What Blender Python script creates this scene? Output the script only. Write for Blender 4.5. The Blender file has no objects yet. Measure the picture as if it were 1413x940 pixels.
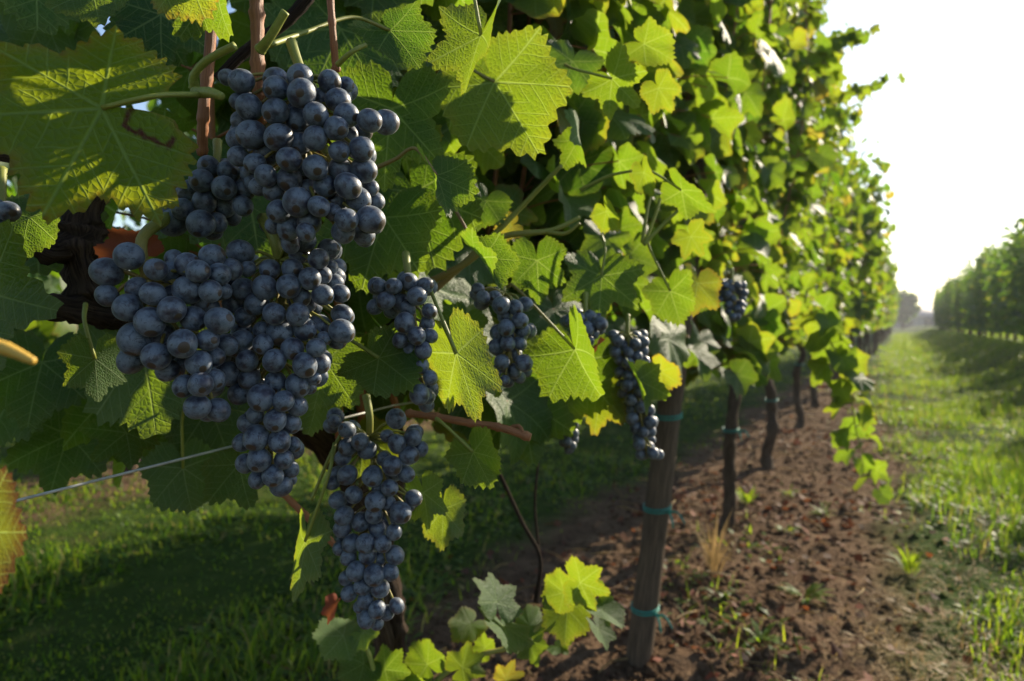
import bpy, math, random
import numpy as np
from mathutils import Vector, Matrix

scene = bpy.context.scene
COL = scene.collection
R = math.radians

# ------------------------------------------------------------------ camera, light, exposure
F = 942.0                      # focal length in photo pixels (photo 1413 x 940)
CX, CY, HOR = 706.5, 470.0, 446.0
CAMH = 0.80
YAW = R(29.6)
PITCH = math.atan((CY - HOR) / F)
cam_d = bpy.data.cameras.new('camera')
cam = bpy.data.objects.new('camera', cam_d)
COL.objects.link(cam)
cam.location = (0, 0, CAMH)
cam.rotation_euler = (R(90) - PITCH, 0, YAW)
cam_d.sensor_width = 36.0
cam_d.lens = 36.0 * F / 1413.0
cam_d.clip_start = 0.02
cam_d.clip_end = 4000
cam_d.dof.use_dof = True
cam_d.dof.focus_distance = 0.43
cam_d.dof.aperture_fstop = 8.0
scene.camera = cam

SUN_EL, SUN_AZ = R(28), R(18.5)       # azimuth from the row direction (+Y) towards +X
world = bpy.data.worlds.new('World'); scene.world = world
world.use_nodes = True
wn = world.node_tree
bg = wn.nodes['Background']
sky = wn.nodes.new('ShaderNodeTexSky')
sky.sky_type = 'NISHITA'; sky.sun_disc = False
sky.sun_elevation = SUN_EL; sky.sun_rotation = SUN_AZ
sky.dust_density = .7; sky.air_density = 1.0; sky.ozone_density = 1.0
wn.links.new(sky.outputs[0], bg.inputs[0])
bg.inputs[1].default_value = 0.10
sun_d = bpy.data.lights.new('sun', 'SUN'); sun_d.energy = 5.0; sun_d.angle = R(0.55)
sun_d.color = (1.0, 0.87, 0.66)
sun = bpy.data.objects.new('sun', sun_d); COL.objects.link(sun)
sdir = Vector((math.sin(SUN_AZ) * math.cos(SUN_EL), math.cos(SUN_AZ) * math.cos(SUN_EL), math.sin(SUN_EL)))
sun.rotation_euler = sdir.to_track_quat('Z', 'Y').to_euler()
vs = scene.view_settings
vs.view_transform = 'Standard'; vs.look = 'None'; vs.exposure = 1.10; vs.gamma = 1.0; vs.use_curve_mapping = False
scene.render.engine = 'CYCLES'
cy = scene.cycles
cy.use_denoising = True
cy.max_bounces = 8; cy.diffuse_bounces = 4; cy.glossy_bounces = 2; cy.transmission_bounces = 5
cy.transparent_max_bounces = 6; cy.volume_bounces = 0
cy.caustics_reflective = False; cy.caustics_refractive = False
cy.sample_clamp_indirect = 6.0

# ------------------------------------------------------------------ helpers
_cp, _sp = math.cos(PITCH), math.sin(PITCH)
FWD = np.array([-math.sin(YAW) * _cp, math.cos(YAW) * _cp, -_sp])
RGT = np.array([math.cos(YAW), math.sin(YAW), 0.0])
UPV = np.cross(RGT, FWD)
CAM = np.array([0, 0, CAMH])

def P(px, py, Z):
    return CAM + FWD * Z + RGT * ((px - CX) / F * Z) + UPV * ((CY - py) / F * Z)

def proj(p):
    d = np.asarray(p) - CAM
    Z = d @ FWD
    Zs = np.where(np.abs(Z) < 1e-6, 1e-6, Z)
    return CX + F * (d @ RGT) / Zs, CY - F * (d @ UPV) / Zs, Z

def nrm(v):
    v = np.asarray(v, float)
    return v / (np.linalg.norm(v) + 1e-12)

def rot_about(v, ax, a):
    ax = nrm(ax); v = np.asarray(v, float)
    return v * math.cos(a) + np.cross(ax, v) * math.sin(a) + ax * (ax @ v) * (1 - math.cos(a))

def build_mesh(name, verts, quads=None, tris=None, attrs=None, smooth=True):
    me = bpy.data.meshes.new(name)
    verts = np.asarray(verts, np.float32)
    q = np.zeros((0, 4), np.int32) if quads is None or len(quads) == 0 else np.asarray(quads, np.int32)
    t = np.zeros((0, 3), np.int32) if tris is None or len(tris) == 0 else np.asarray(tris, np.int32)
    me.vertices.add(len(verts)); me.vertices.foreach_set('co', verts.ravel())
    nl = len(q) * 4 + len(t) * 3
    me.loops.add(nl)
    me.loops.foreach_set('vertex_index', np.concatenate([q.ravel(), t.ravel()]).astype(np.int32))
    me.polygons.add(len(q) + len(t))
    ls = np.concatenate([np.arange(len(q)) * 4, len(q) * 4 + np.arange(len(t)) * 3]).astype(np.int32)
    me.polygons.foreach_set('loop_start', ls)
    if smooth:
        me.polygons.foreach_set('use_smooth', np.ones(len(q) + len(t), bool))
    for k, (typ, arr) in (attrs or {}).items():
        a = me.attributes.new(k, typ, 'POINT')
        arr = np.asarray(arr, np.float32)
        a.data.foreach_set('vector' if typ == 'FLOAT_VECTOR' else 'value', arr.ravel())
    me.update(calc_edges=True)
    me.validate()
    return me

class Geo:
    """collects pieces of one mesh"""
    def __init__(s):
        s.v, s.q, s.t, s.lv, s.rn, s.n = [], [], [], [], [], 0
    def add(s, v, q=None, t=None, lv=None, rn=0.5):
        v = np.asarray(v, float)
        s.v.append(v)
        if q is not None and len(q): s.q.append(np.asarray(q) + s.n)
        if t is not None and len(t): s.t.append(np.asarray(t) + s.n)
        s.lv.append(np.zeros((len(v), 3)) if lv is None else lv)
        s.rn.append(np.full(len(v), rn) if np.isscalar(rn) else np.asarray(rn))
        s.n += len(v)
    def obj(s, name, mat, parent=None, smooth=True):
        v = np.concatenate(s.v)
        if parent is not None:
            v = v - np.array(parent_world(parent))
        me = build_mesh(name, v, np.concatenate(s.q) if s.q else None, np.concatenate(s.t) if s.t else None,
                        {'lv': ('FLOAT_VECTOR', np.concatenate(s.lv)), 'rnd': ('FLOAT', np.concatenate(s.rn))}, smooth)
        me.materials.append(mat)
        return link(name, me, parent)

def parent_world(o):
    p = np.zeros(3)
    while o is not None:
        p = p + np.array(o.location); o = o.parent
    return p

def link(name, data, parent=None):
    o = bpy.data.objects.new(name, data); COL.objects.link(o)
    if parent is not None: o.parent = parent
    return o

def tag(o, label=None, cat=None, group=None, kind=None):
    if label: o['label'] = label
    if cat: o['category'] = cat
    if group: o['group'] = group
    if kind: o['kind'] = kind
    return o

def empty(name, loc, label=None, cat=None, group=None):
    o = bpy.data.objects.new(name, None); COL.objects.link(o)
    o.location = tuple(float(c) for c in loc); o.empty_display_size = 0.05
    return tag(o, label, cat, group)

def catmull(pts, n=6):
    pts = np.asarray(pts, float)
    if len(pts) < 3:
        return np.array([pts[0] + (pts[-1] - pts[0]) * k / n for k in range(n + 1)])
    e = np.vstack([2 * pts[0] - pts[1], pts, 2 * pts[-1] - pts[-2]])
    out = []
    for i in range(1, len(e) - 2):
        p0, p1, p2, p3 = e[i - 1], e[i], e[i + 1], e[i + 2]
        for k in range(n):
            t = k / n
            out.append(.5 * (2 * p1 + (p2 - p0) * t + (2 * p0 - 5 * p1 + 4 * p2 - p3) * t * t + (3 * p1 - p0 - 3 * p2 + p3) * t ** 3))
    out.append(pts[-1])
    return np.array(out)

def tube(g, pts, rads, seg=8, n=6, knots=0.0, rng=None, rn=0.5, gnarl=0.0):
    pts = np.asarray(pts, float)
    rads = np.asarray(rads if not np.isscalar(rads) else [rads] * len(pts), float)
    c = catmull(pts, n)
    rr = np.interp(np.linspace(0, 1, len(c)), np.linspace(0, 1, len(rads)), rads)
    if knots:
        rr = rr * (1 + knots * np.array([(rng or random).random() ** 3 for _ in c]))
    T = np.gradient(c, axis=0); T /= np.linalg.norm(T, axis=1)[:, None] + 1e-12
    u = nrm(np.cross(T[0], [0.31, 0.2, 0.93] if abs(T[0][2]) < .9 else [1, 0.1, 0]))
    V = []; LV = []
    a = np.linspace(0, 2 * math.pi, seg, endpoint=False)
    ln = 0
    ph = (rng or random).random() * 6 if gnarl else 0
    for i in range(len(c)):
        u = nrm(u - T[i] * (u @ T[i])); w = np.cross(T[i], u)
        r = rr[i] * (1 + (gnarl * (np.sin(3 * a + ph + i * .35) * .5 + np.sin(5 * a - ph - i * .8) * .35 + np.sin(2 * a + i * 1.3) * .4) if gnarl else 0 * a))
        V.append(c[i] + np.outer(np.cos(a) * r, u) + np.outer(np.sin(a) * r, w))
        if i: ln += np.linalg.norm(c[i] - c[i - 1])
        LV.append(np.stack([np.cos(a), np.sin(a), np.full(seg, ln)], 1))
    m = len(c)
    V.append(c[:1]); V.append(c[-1:])
    LV.append(np.array([[0, 0, 0.0]])); LV.append(np.array([[0, 0, ln]]))
    q = []; t = []
    for i in range(m - 1):
        for k in range(seg):
            k2 = (k + 1) % seg
            q.append((i * seg + k, i * seg + k2, (i + 1) * seg + k2, (i + 1) * seg + k))
    for k in range(seg):
        k2 = (k + 1) % seg
        t.append((m * seg, k2, k)); t.append((m * seg + 1, (m - 1) * seg + k, (m - 1) * seg + k2))
    g.add(np.concatenate(V), q, t, np.concatenate(LV), rn)

# ------------------------------------------------------------------ materials
class NT:
    def __init__(s, name):
        s.m = bpy.data.materials.new(name); s.m.use_nodes = True
        s.t = s.m.node_tree; s.t.nodes.clear()
        s.out = s.t.nodes.new('ShaderNodeOutputMaterial')
    def n(s, typ, ins=None, **props):
        nd = s.t.nodes.new('ShaderNode' + typ)
        for k, v in props.items(): setattr(nd, k, v)
        for k, v in (ins or {}).items(): s.set(nd.inputs[k], v)
        return nd
    def set(s, sock, v):
        if isinstance(v, bpy.types.NodeSocket): s.t.links.new(v, sock)
        elif isinstance(v, bpy.types.Node): s.t.links.new(v.outputs[0], sock)
        else:
            if sock.type == 'RGBA' and len(v) == 3: v = (*v, 1)
            sock.default_value = v
    def math(s, op, a, b=None, c=None, clamp=False):
        nd = s.t.nodes.new('ShaderNodeMath'); nd.operation = op; nd.use_clamp = clamp
        for i, v in enumerate((a, b, c)):
            if v is not None: s.set(nd.inputs[i], v)
        return nd.outputs[0]
    def mix(s, f, a, b):
        nd = s.t.nodes.new('ShaderNodeMix'); nd.data_type = 'RGBA'
        s.set(nd.inputs[0], f); s.set(nd.inputs[6], a); s.set(nd.inputs[7], b)
        return nd.outputs[2]
    def step(s, x, lo, hi, a=0.0, b=1.0):
        nd = s.t.nodes.new('ShaderNodeMapRange'); nd.interpolation_type = 'SMOOTHSTEP'
        s.set(nd.inputs[0], x); nd.inputs[1].default_value = lo; nd.inputs[2].default_value = hi
        nd.inputs[3].default_value = a; nd.inputs[4].default_value = b
        return nd.outputs[0]
    def ramp(s, f, stops):
        nd = s.t.nodes.new('ShaderNodeValToRGB'); cr = nd.color_ramp
        while len(cr.elements) < len(stops): cr.elements.new(0.5)
        for e, (p, c) in zip(cr.elements, stops): e.position = p; e.color = (*c, 1)
        s.set(nd.inputs[0], f); return nd.outputs[0]
    def noise(s, scale, detail=3, rough=.55, vec=None, out=0, dist=0.0):
        nd = s.n('TexNoise'); nd.inputs['Scale'].default_value = scale; nd.inputs['Detail'].default_value = detail
        nd.inputs['Roughness'].default_value = rough; nd.inputs['Distortion'].default_value = dist
        if vec is not None: s.set(nd.inputs['Vector'], vec)
        return nd.outputs[out]
    def attr(s, name, out='Fac'):
        nd = s.n('Attribute', attribute_name=name); return nd.outputs[out]
    def finish(s, sh):
        s.set(s.out.inputs['Surface'], sh); return s.m

def leaf_material(name, veins=True, yellow=0.0, dark=1.0):
    M = NT(name)
    lv = M.attr('lv', 'Vector'); rnd = M.attr('rnd')
    sp = M.n('SeparateXYZ', {0: lv}); u, v, rim = sp.outputs
    geo = M.n('NewGeometry'); back = geo.outputs['Backfacing']
    off = M.n('CombineXYZ', {0: u, 1: v, 2: M.math('MULTIPLY', rnd, 37.0)})
    n1 = M.noise(3.2, 3, .6, off); n2 = M.noise(11, 3, .6, off)
    top = M.ramp(M.math('ADD', rnd, M.math('MULTIPLY_ADD', n1, 0.3, -0.15)),
                 [(0.0, (.014, .052, .012)), (.45, (.029, .086, .012)), (.8, (.066, .130, .016)), (1.0, (.17, .17, .025))])
    trn = M.ramp(M.math('ADD', rnd, M.math('MULTIPLY_ADD', n1, 0.24, -0.12)),
                 [(0.0, (.11, .25, .008)), (.5, (.255, .385, .010)), (.85, (.41, .46, .014)), (1.0, (.50, .40, .035))])
    # yellowed / browned margin, different from leaf to leaf
    age = M.step(rnd, .45, 1.0)
    edge = M.math('MULTIPLY', M.step(M.math('MULTIPLY_ADD', n2, 0.30, rim), .88, 1.16), M.math('MULTIPLY_ADD', age, .8, .12), clamp=True)
    top = M.mix(edge, top, (.18, .15, .02)); trn = M.mix(edge, trn, (.52, .40, .025))
    rust = M.math('MULTIPLY', M.step(M.math('MULTIPLY_ADD', n2, 0.34, rim), 1.10, 1.22), age, clamp=True)
    top = M.mix(rust, top, (.13, .030, .012)); trn = M.mix(rust, trn, (.30, .06, .02))
    # small brown specks
    sps = M.math('MULTIPLY', M.step(M.noise(17, 2, .5, off), .73, .80), M.step(M.noise(2.3, 1, .5, off), .5, .62))
    top = M.mix(M.math('MULTIPLY', sps, .75), top, (.07, .035, .015)); trn = M.mix(M.math('MULTIPLY', sps, .8), trn, (.16, .07, .02))
    stain = M.attr('stain')
    top = M.mix(stain, top, (.085, .022, .014)); trn = M.mix(stain, trn, (.10, .022, .012))
    under = M.mix(.6, top, (.10, .17, .07))
    nrm_in = None
    if veins:
        au = M.math('ABSOLUTE', u)
        ang = M.math('ARCTAN2', au, v)
        rr = M.math('SQRT', M.math('ADD', M.math('MULTIPLY', u, u), M.math('MULTIPLY', v, v)))
        A1, A2 = R(50), R(104)
        s1 = M.math('GREATER_THAN', ang, A1 / 2); s2 = M.math('GREATER_THAN', ang, (A1 + A2) / 2)
        cen = M.math('ADD', M.math('MULTIPLY', s1, A1), M.math('MULTIPLY', s2, A2 - A1))
        da = M.math('SUBTRACT', ang, cen)
        s = M.math('MULTIPLY', rr, M.math('COSINE', da)); d = M.math('ABSOLUTE', M.math('MULTIPLY', rr, M.math('SINE', da)))
        wob = M.math('MULTIPLY_ADD', M.noise(5, 2, .5, off), .05, -.025)
        dw = M.math('ADD', d, M.math('MULTIPLY', wob, .35))
        prim = M.math('SUBTRACT', 1.0, M.step(M.math('ADD', M.math('ABSOLUTE', dw), M.math('MULTIPLY', rr, .008)), .005, .023))
        k = M.math('MULTIPLY_ADD', d, -.75, s)
        fr = M.math('FRACT', M.math('MULTIPLY', M.math('ADD', k, wob), 6.5))
        tri = M.math('MINIMUM', fr, M.math('SUBTRACT', 1.0, fr))
        sec = M.math('MULTIPLY', M.math('SUBTRACT', 1.0, M.step(tri, .015, .085)), M.step(k, .02, .08))
        vor = M.n('TexVoronoi', {'Scale': 17.0}, feature='DISTANCE_TO_EDGE'); M.set(vor.inputs['Vector'], off)
        ter = M.math('SUBTRACT', 1.0, M.step(vor.outputs[0], .0, .10))
        vm = M.math('MAXIMUM', M.math('MAXIMUM', prim, M.math('MULTIPLY', sec, .75)), M.math('MULTIPLY', ter, .28))
        vc = M.math('MAXIMUM', M.math('MAXIMUM', M.math('MULTIPLY', prim, 1.1), M.math('MULTIPLY', sec, .6)), M.math('MULTIPLY', ter, .16), clamp=True)
        top = M.mix(M.math('MULTIPLY', vc, .7), top, (.15, .23, .06))
        trn = M.mix(M.math('MULTIPLY', vc, .6), trn, (.46, .60, .13))
        under = M.mix(M.math('MULTIPLY', vc, .65), under, (.22, .27, .12))
        hgt = M.math('ADD', M.math('MULTIPLY', vm, -1.0), M.math('MULTIPLY', M.step(vor.outputs[0], 0, .45), .5))
        hgt = M.math('ADD', hgt, M.math('MULTIPLY', M.noise(30, 2, .5, off), .10))
        bp = M.n('Bump', {'Strength': .40, 'Distance': .0016, 'Height': hgt}); nrm_in = bp.outputs[0]
    colr = M.mix(back, top, under)
    pb = M.n('BsdfPrincipled', {'Base Color': colr, 'Roughness': M.math('MULTIPLY_ADD', back, .2, .52), 'Specular IOR Level': .34})
    tb = M.n('BsdfTranslucent', {'Color': trn})
    if nrm_in is not None:
        M.set(pb.inputs['Normal'], nrm_in); M.set(tb.inputs['Normal'], nrm_in)
    mx = M.n('MixShader', {0: .48, 1: pb, 2: tb})
    return M.finish(mx.outputs[0])

def simple_noise_mat(name, c1, c2, scale, rough=.8, bump=.3, dist=.004, stretch=None, c3=None, spec=.3):
    M = NT(name)
    lv = M.attr('lv', 'Vector')
    tc = M.n('TexCoord').outputs['Object']
    vec = lv if stretch else tc
    if stretch:
        mp = M.n('Mapping', {0: lv}); mp.inputs['Scale'].default_value = stretch; vec = mp.outputs[0]
    n1 = M.noise(scale, 5, .62, vec)
    col = M.mix(M.step(n1, .32, .68), c1, c2)
    if c3: col = M.mix(M.step(M.noise(scale * .23, 2, .5, tc), .5, .68), col, c3)
    bp = M.n('Bump', {'Strength': bump, 'Distance': dist, 'Height': n1})
    pb = M.n('BsdfPrincipled', {'Base Color': col, 'Roughness': rough, 'Specular IOR Level': spec, 'Normal': bp.outputs[0]})
    return M.finish(pb.outputs[0])

def grape_material(name):
    M = NT(name)
    tc = M.n('TexCoord').outputs['Object']; rn = M.n('ObjectInfo').outputs['Random']
    vec = M.n('VectorMath', {0: tc, 1: M.n('CombineXYZ', {0: M.math('MULTIPLY', rn, 91.0), 1: M.math('MULTIPLY', rn, 53.0), 2: M.attr('rnd')}).outputs[0]}, operation='ADD').outputs[0]
    bl = M.step(M.noise(1.25, 3, .6, vec), .30, .62)
    rub = M.step(M.noise(2.3, 5, .72, vec, dist=1.1), .54, .64)
    fleck = M.step(M.noise(11, 4, .75, vec), .56, .70)
    bloom = M.math('MULTIPLY', bl, M.math('SUBTRACT', 1.0, M.math('MULTIPLY', rub, .92)))
    bloom = M.math('MULTIPLY', bloom, M.math('MULTIPLY_ADD', fleck, -.5, 1.0))
    skin = M.mix(M.step(rn, .3, 1.0), (.012, .013, .028), (.018, .013, .027))
    col = M.mix(M.math('MULTIPLY_ADD', bloom, .74, .03), skin, (.146, .184, .235))
    z = M.n('SeparateXYZ', {0: tc}).outputs[2]
    col = M.mix(M.step(z, -1.012, -1.03), col, (.045, .028, .018))
    rough = M.math('MULTIPLY_ADD', bloom, .24, .31)
    bp = M.n('Bump', {'Strength': .12, 'Distance': .0006, 'Height': M.noise(9, 3, .6, vec)})
    pb = M.n('BsdfPrincipled', {'Base Color': col, 'Roughness': rough, 'Specular IOR Level': .55, 'Normal': bp.outputs[0],
                                'Sheen Weight': .15, 'Sheen Roughness': .4})
    return M.finish(pb.outputs[0])

def blade_material(name, cols, tcols, w=.46, rough=.5, spec=.2):
    M = NT(name); rnd = M.attr('rnd')
    pb = M.n('BsdfPrincipled', {'Base Color': M.ramp(rnd, cols), 'Roughness': rough, 'Specular IOR Level': spec})
    tb = M.n('BsdfTranslucent', {'Color': M.ramp(rnd, tcols)})
    return M.finish(M.n('MixShader', {0: w, 1: pb, 2: tb}).outputs[0])

def ground_material():
    M = NT('ground')
    tc = M.n('TexCoord').outputs['Object']
    sx_ = M.n('SeparateXYZ', {0: tc}); x = sx_.outputs[0]; yy_ = sx_.outputs[1]
    wob = M.math('MULTIPLY_ADD', M.noise(1.3, 4, .6, tc), .7, -.35)
    xs = M.math('ADD', x, wob)
    # bare strip under each row, rows 3 m apart
    ph = M.math('SUBTRACT', M.math('FRACT', M.math('DIVIDE', M.math('ADD', xs, .58 + 1.5), 3.02)), .5)
    soil = M.math('SUBTRACT', 1.0, M.step(M.math('ABSOLUTE', ph), .15, .24))
    soil = M.math('MULTIPLY', soil, M.math('SUBTRACT', 1.0, M.math('MULTIPLY', M.step(M.math('ADD', x, M.math('MULTIPLY', yy_, .10)), .35, .75), M.step(yy_, 3.5, 7.0))))
    soil = M.math('MULTIPLY', soil, M.step(x, -4.6, -4.2, .12, 1.0))
    bare = M.step(M.noise(1.6, 4, .65, tc), .56, .70)
    n1 = M.noise(9, 6, .7, tc); n2 = M.noise(55, 4, .7, tc)
    sc = M.ramp(n1, [(.25, (.040, .024, .014)), (.5, (.105, .066, .040)), (.75, (.18, .120, .074))])
    sc = M.mix(M.math('MULTIPLY', M.step(n2, .55, .75), .6), sc, (.16, .11, .065))
    gc = M.ramp(n1, [(.3, (.020, .040, .007)), (.6, (.040, .066, .012)), (.8, (.075, .080, .022))])
    gc = M.mix(M.math('MULTIPLY', bare, .35), gc, (.10, .075, .035))
    col = M.mix(soil, gc, sc)
    h = M.math('ADD', M.math('MULTIPLY', n1, 1.0), M.math('MULTIPLY', n2, .35))
    bp = M.n('Bump', {'Strength': .9, 'Distance': .035, 'Height': h})
    pb = M.n('BsdfPrincipled', {'Base Color': col, 'Roughness': 1.0, 'Specular IOR Level': .04, 'Normal': bp.outputs[0]})
    return M.finish(pb.outputs[0])

MAT = {}
MAT['leaf'] = leaf_material('vine leaf blade')
MAT['leaf_far'] = leaf_material('vine leaf foliage', veins=False)
MAT['grape'] = grape_material('blue grape skin')
MAT['petiole'] = simple_noise_mat('green leaf stalk', (.16, .20, .03), (.26, .26, .05), 9, .5, .15, .001, (1, 1, 60), (.22, .11, .04), .4)
MAT['cane'] = simple_noise_mat('red brown cane', (.20, .070, .026), (.38, .155, .062), 5, .55, .5, .0015, (2.2, 2.2, 14), (.10, .035, .018), .4)
MAT['bark'] = simple_noise_mat('old vine bark', (.020, .013, .010), (.085, .058, .040), 3.5, .95, 1.0, .012, (2.2, 2.2, 12), (.035, .025, .02), .15)
MAT['trunk'] = simple_noise_mat('vine trunk bark', (.035, .024, .017), (.13, .092, .062), 3.0, .95, 1.0, .012, (2.5, 2.5, 8), (.055, .042, .03), .15)
MAT['post'] = simple_noise_mat('weathered post wood', (.042, .028, .018), (.145, .100, .062), 3.2, .85, .7, .005, (3.4, 3.4, 4.5), (.075, .06, .045), .2)
MAT['tie'] = simple_noise_mat('teal plastic tie', (.010, .16, .135), (.02, .26, .20), 20, .4, .1, .001)
MAT['wire'] = simple_noise_mat('galvanised wire', (.34, .34, .33), (.50, .50, .48), 60, .35, .1, .0005)
MAT['dead'] = blade_material('dry fallen leaf', [(0, (.030, .016, .010)), (.45, (.085, .036, .02)), (.8, (.16, .065, .032)), (1, (.22, .055, .028))],
                             [(0, (.10, .03, .01)), (1, (.35, .11, .03))], .25, .7)
MAT['grass'] = blade_material('grass', [(0, (.022, .060, .008)), (.5, (.045, .105, .010)), (.85, (.10, .145, .018)), (1, (.24, .19, .075))],
                              [(0, (.14, .30, .010)), (.5, (.30, .46, .014)), (.85, (.48, .54, .03)), (1, (.5, .38, .13))])
MAT['straw'] = blade_material('dry straw', [(0, (.17, .11, .04)), (1, (.33, .23, .09))], [(0, (.3, .18, .07)), (1, (.5, .34, .14))], .35, .6)
MAT['ground'] = ground_material()
MAT['yellow'] = simple_noise_mat('yellowed leaf stalk', (.50, .30, .05), (.60, .38, .07), 9, .5, .15, .001, (1, 1, 40), (.34, .14, .04), .4)
MAT['tip'] = simple_noise_mat('unripe green berry', (.20, .24, .06), (.30, .32, .10), 6, .4, .1, .001)

# ------------------------------------------------------------------ ground
def vnoise(x, y, seed=0, octs=4, base=1.0):
    rg = np.random.RandomState(seed); out = 0
    for o in range(octs):
        f = base * 2 ** o
        for _ in range(4):
            a = rg.rand() * 6.283; ph = rg.rand() * 6.283
            out = out + np.sin((x * math.cos(a) + y * math.sin(a)) * f * (0.7 + .6 * rg.rand()) + ph) / (2 ** o) * .25
    return out

def bank(x):
    t = np.clip((x - 0.9) / 1.2, 0, 1)
    return .34 * t * t * (3 - 2 * t)

def ground_z(x, y):
    near = np.clip(1.2 - np.hypot(x, y) / 30, 0, 1)
    z = near * (.018 * vnoise(x, y, 3, 3, 2.2) + .010 * vnoise(x, y, 5, 3, 14.0))
    close = np.clip(1.3 - np.hypot(x, y) / 9, 0, 1) * np.exp(-((x + .45) / .62) ** 4)
    z = z + close * (.016 * np.maximum(0, vnoise(x, y, 51, 2, 21.0)) + .010 * vnoise(x, y, 53, 2, 44.0))
    ridge = .03 * np.exp(-((x + .58) / .4) ** 2)
    return z + ridge * near + bank(x)

def axis(lo, hi, step, far):
    a = list(np.arange(lo, hi, step)); s = step; p = hi
    while p < far: a.append(p); s *= 1.35; p += s
    a.append(far)
    s = step; p = lo - step; b = []
    while p > -far: b.append(p); s *= 1.35; p -= s
    b.append(-far)
    return np.array(b[::-1] + a)
gx = axis(-2.6, 1.2, .026, 1500); gy = axis(0.3, 7.0, .028, 1500)
X, Y = np.meshgrid(gx, gy)
Zg = ground_z(X, Y)
gv = np.stack([X, Y, Zg], -1).reshape(-1, 3)
nx, ny = len(gx), len(gy)
ii, jj = np.meshgrid(np.arange(nx - 1), np.arange(ny - 1))
b0 = (jj * nx + ii).ravel()
gq = np.stack([b0, b0 + 1, b0 + nx + 1, b0 + nx], 1)
gm = build_mesh('ground', gv, gq); gm.materials.append(MAT['ground'])
tag(link('ground', gm), kind='structure')

# ------------------------------------------------------------------ leaf geometry
LA = np.array([0, 25, 50, 77, 104, 128, 150, 166, 180.0])
LR = np.array([1.0, .84, .95, .77, .84, .72, .68, .50, .10])

def leaf_radius(a, teeth, seed, depth=1.0):
    rg = np.random.RandomState(seed)
    lr = LR.copy(); lr[1] = 1 - (1 - lr[1]) * depth * (0.7 + .7 * rg.rand()); lr[3] = .9 - (.9 - lr[3]) * depth * (.7 + .8 * rg.rand())
    lr[2] *= .93 + .12 * rg.rand(); lr[4] *= .93 + .15 * rg.rand()
    ad = np.abs(np.degrees(a))
    i = np.clip(np.searchsorted(LA, ad, 'right') - 1, 0, len(LA) - 2)
    t = (ad - LA[i]) / (LA[i + 1] - LA[i])
    pointed = np.where(lr[i] > lr[i + 1], t ** .9, 1 - (1 - t) ** .9)
    t = .8 * (t * t * (3 - 2 * t)) + .2 * pointed
    r = lr[i] * (1 - t) + lr[i + 1] * t
    if teeth:
        fine = (ad / 180 * teeth * 1.25 + .3 * np.sin(ad * .21 + seed * 2.0)) % 1.0
        r = r * (1 + .035 * (np.where(fine < .6, fine / .6, (1 - fine) / .4) - .5) * np.clip((172 - ad) / 20, 0, 1))
        ph = (ad / 180 * teeth * .5 + .25 * np.sin(ad * .13 + seed)) % 1.0
        saw = np.where(ph < .62, ph / .62, (1 - ph) / .38)
        amp = .135 * np.clip((172 - ad) / 20, 0, 1) * (.65 + .5 * np.sin(ad * .31 + seed * 1.7) ** 2)
        r = r * (1 - amp * .5 + amp * saw)
    return r

_tc = {}
DEPTH = {1: 1.7, 4: 1.8, 0: .85, 5: .8, 6: 1.3, 2: .95, 8: 1.4}
def leaf_template(nb, nr, seed):
    key = (nb, nr, seed)
    if key in _tc: return _tc[key]
    a = np.linspace(-math.pi, math.pi, nb + 1)[:-1] + math.pi / nb
    teeth = 36 if nb >= 96 else (24 if nb >= 40 else (12 if nb >= 24 else 0))
    dp = DEPTH.get(seed, 1.0); rb = leaf_radius(a, teeth, seed, dp); rs = leaf_radius(a, 0, seed, dp)
    V = [np.zeros((1, 2))]; rim = [np.zeros(1)]
    for j in range(1, nr + 1):
        f = j / nr
        r = f * (rs * (1 - f ** 4) + rb * f ** 4)
        V.append(np.stack([np.sin(a) * r, np.cos(a) * r], 1)); rim.append(np.full(nb, f))
    V = np.concatenate(V); rim = np.concatenate(rim)
    k = np.arange(nb - 1) if True else None     # the petiolar sinus stays open
    tris = np.stack([np.zeros(nb - 1, int), 1 + k + 1, 1 + k], 1)
    quads = []
    for j in range(nr - 1):
        o = 1 + j * nb
        quads.append(np.stack([o + k, o + k + 1, o + nb + k + 1, o + nb + k], 1))
    quads = np.concatenate(quads) if quads else np.zeros((0, 4), int)
    _tc[key] = (V, rim, quads, tris)
    return _tc[key]

def leaf_shape(nb, nr, seed, fold=.15, bend=.5, roll=.0, wave=.05, cup=0.0):
    V, rim, q, t = leaf_template(nb, nr, seed % 9)
    rg = np.random.RandomState(seed)
    x, y = V[:, 0].copy(), V[:, 1].copy()
    r = np.hypot(x, y); a = np.arctan2(x, y)
    z = fold * (np.sqrt(x * x + .004) - .063) + cup * r * r
    for k, am in ((3, 1.0), (5, .7), (8, .4)):
        z = z + wave * am * np.sin(k * a + rg.rand() * 6.28) * r ** 2
    # lobes cup a little between the main veins
    z = z + .05 * wave / .05 * np.cos(a * 7.2) * r * r * .5
    if abs(roll) > 1e-3:          # curl about the midrib
        c = roll; xx = np.sin(c * x) / c - z * np.sin(c * x); zz = (1 - np.cos(c * x)) / c + z * np.cos(c * x); x, z = xx, zz
    if abs(bend) > 1e-3:          # tip droops away from the upper side
        c = -bend; yy = np.sin(c * y) / c - z * np.sin(c * y); zz = (1 - np.cos(c * y)) / c + z * np.cos(c * y); y, z = yy, zz
    return np.stack([x, y, z], 1), np.stack([V[:, 0], V[:, 1], rim], 1), q, t

def place_leaf(g, o, ydir, zdir, size, shape, rnd):
    v, lv, q, t = shape
    y = nrm(ydir); z = nrm(zdir - y * (np.asarray(zdir) @ y)); x = np.cross(y, z)
    g.add(o + size * (np.outer(v[:, 0], x) + np.outer(v[:, 1], y) + np.outer(v[:, 2], z)), q, t, lv, rnd)

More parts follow.
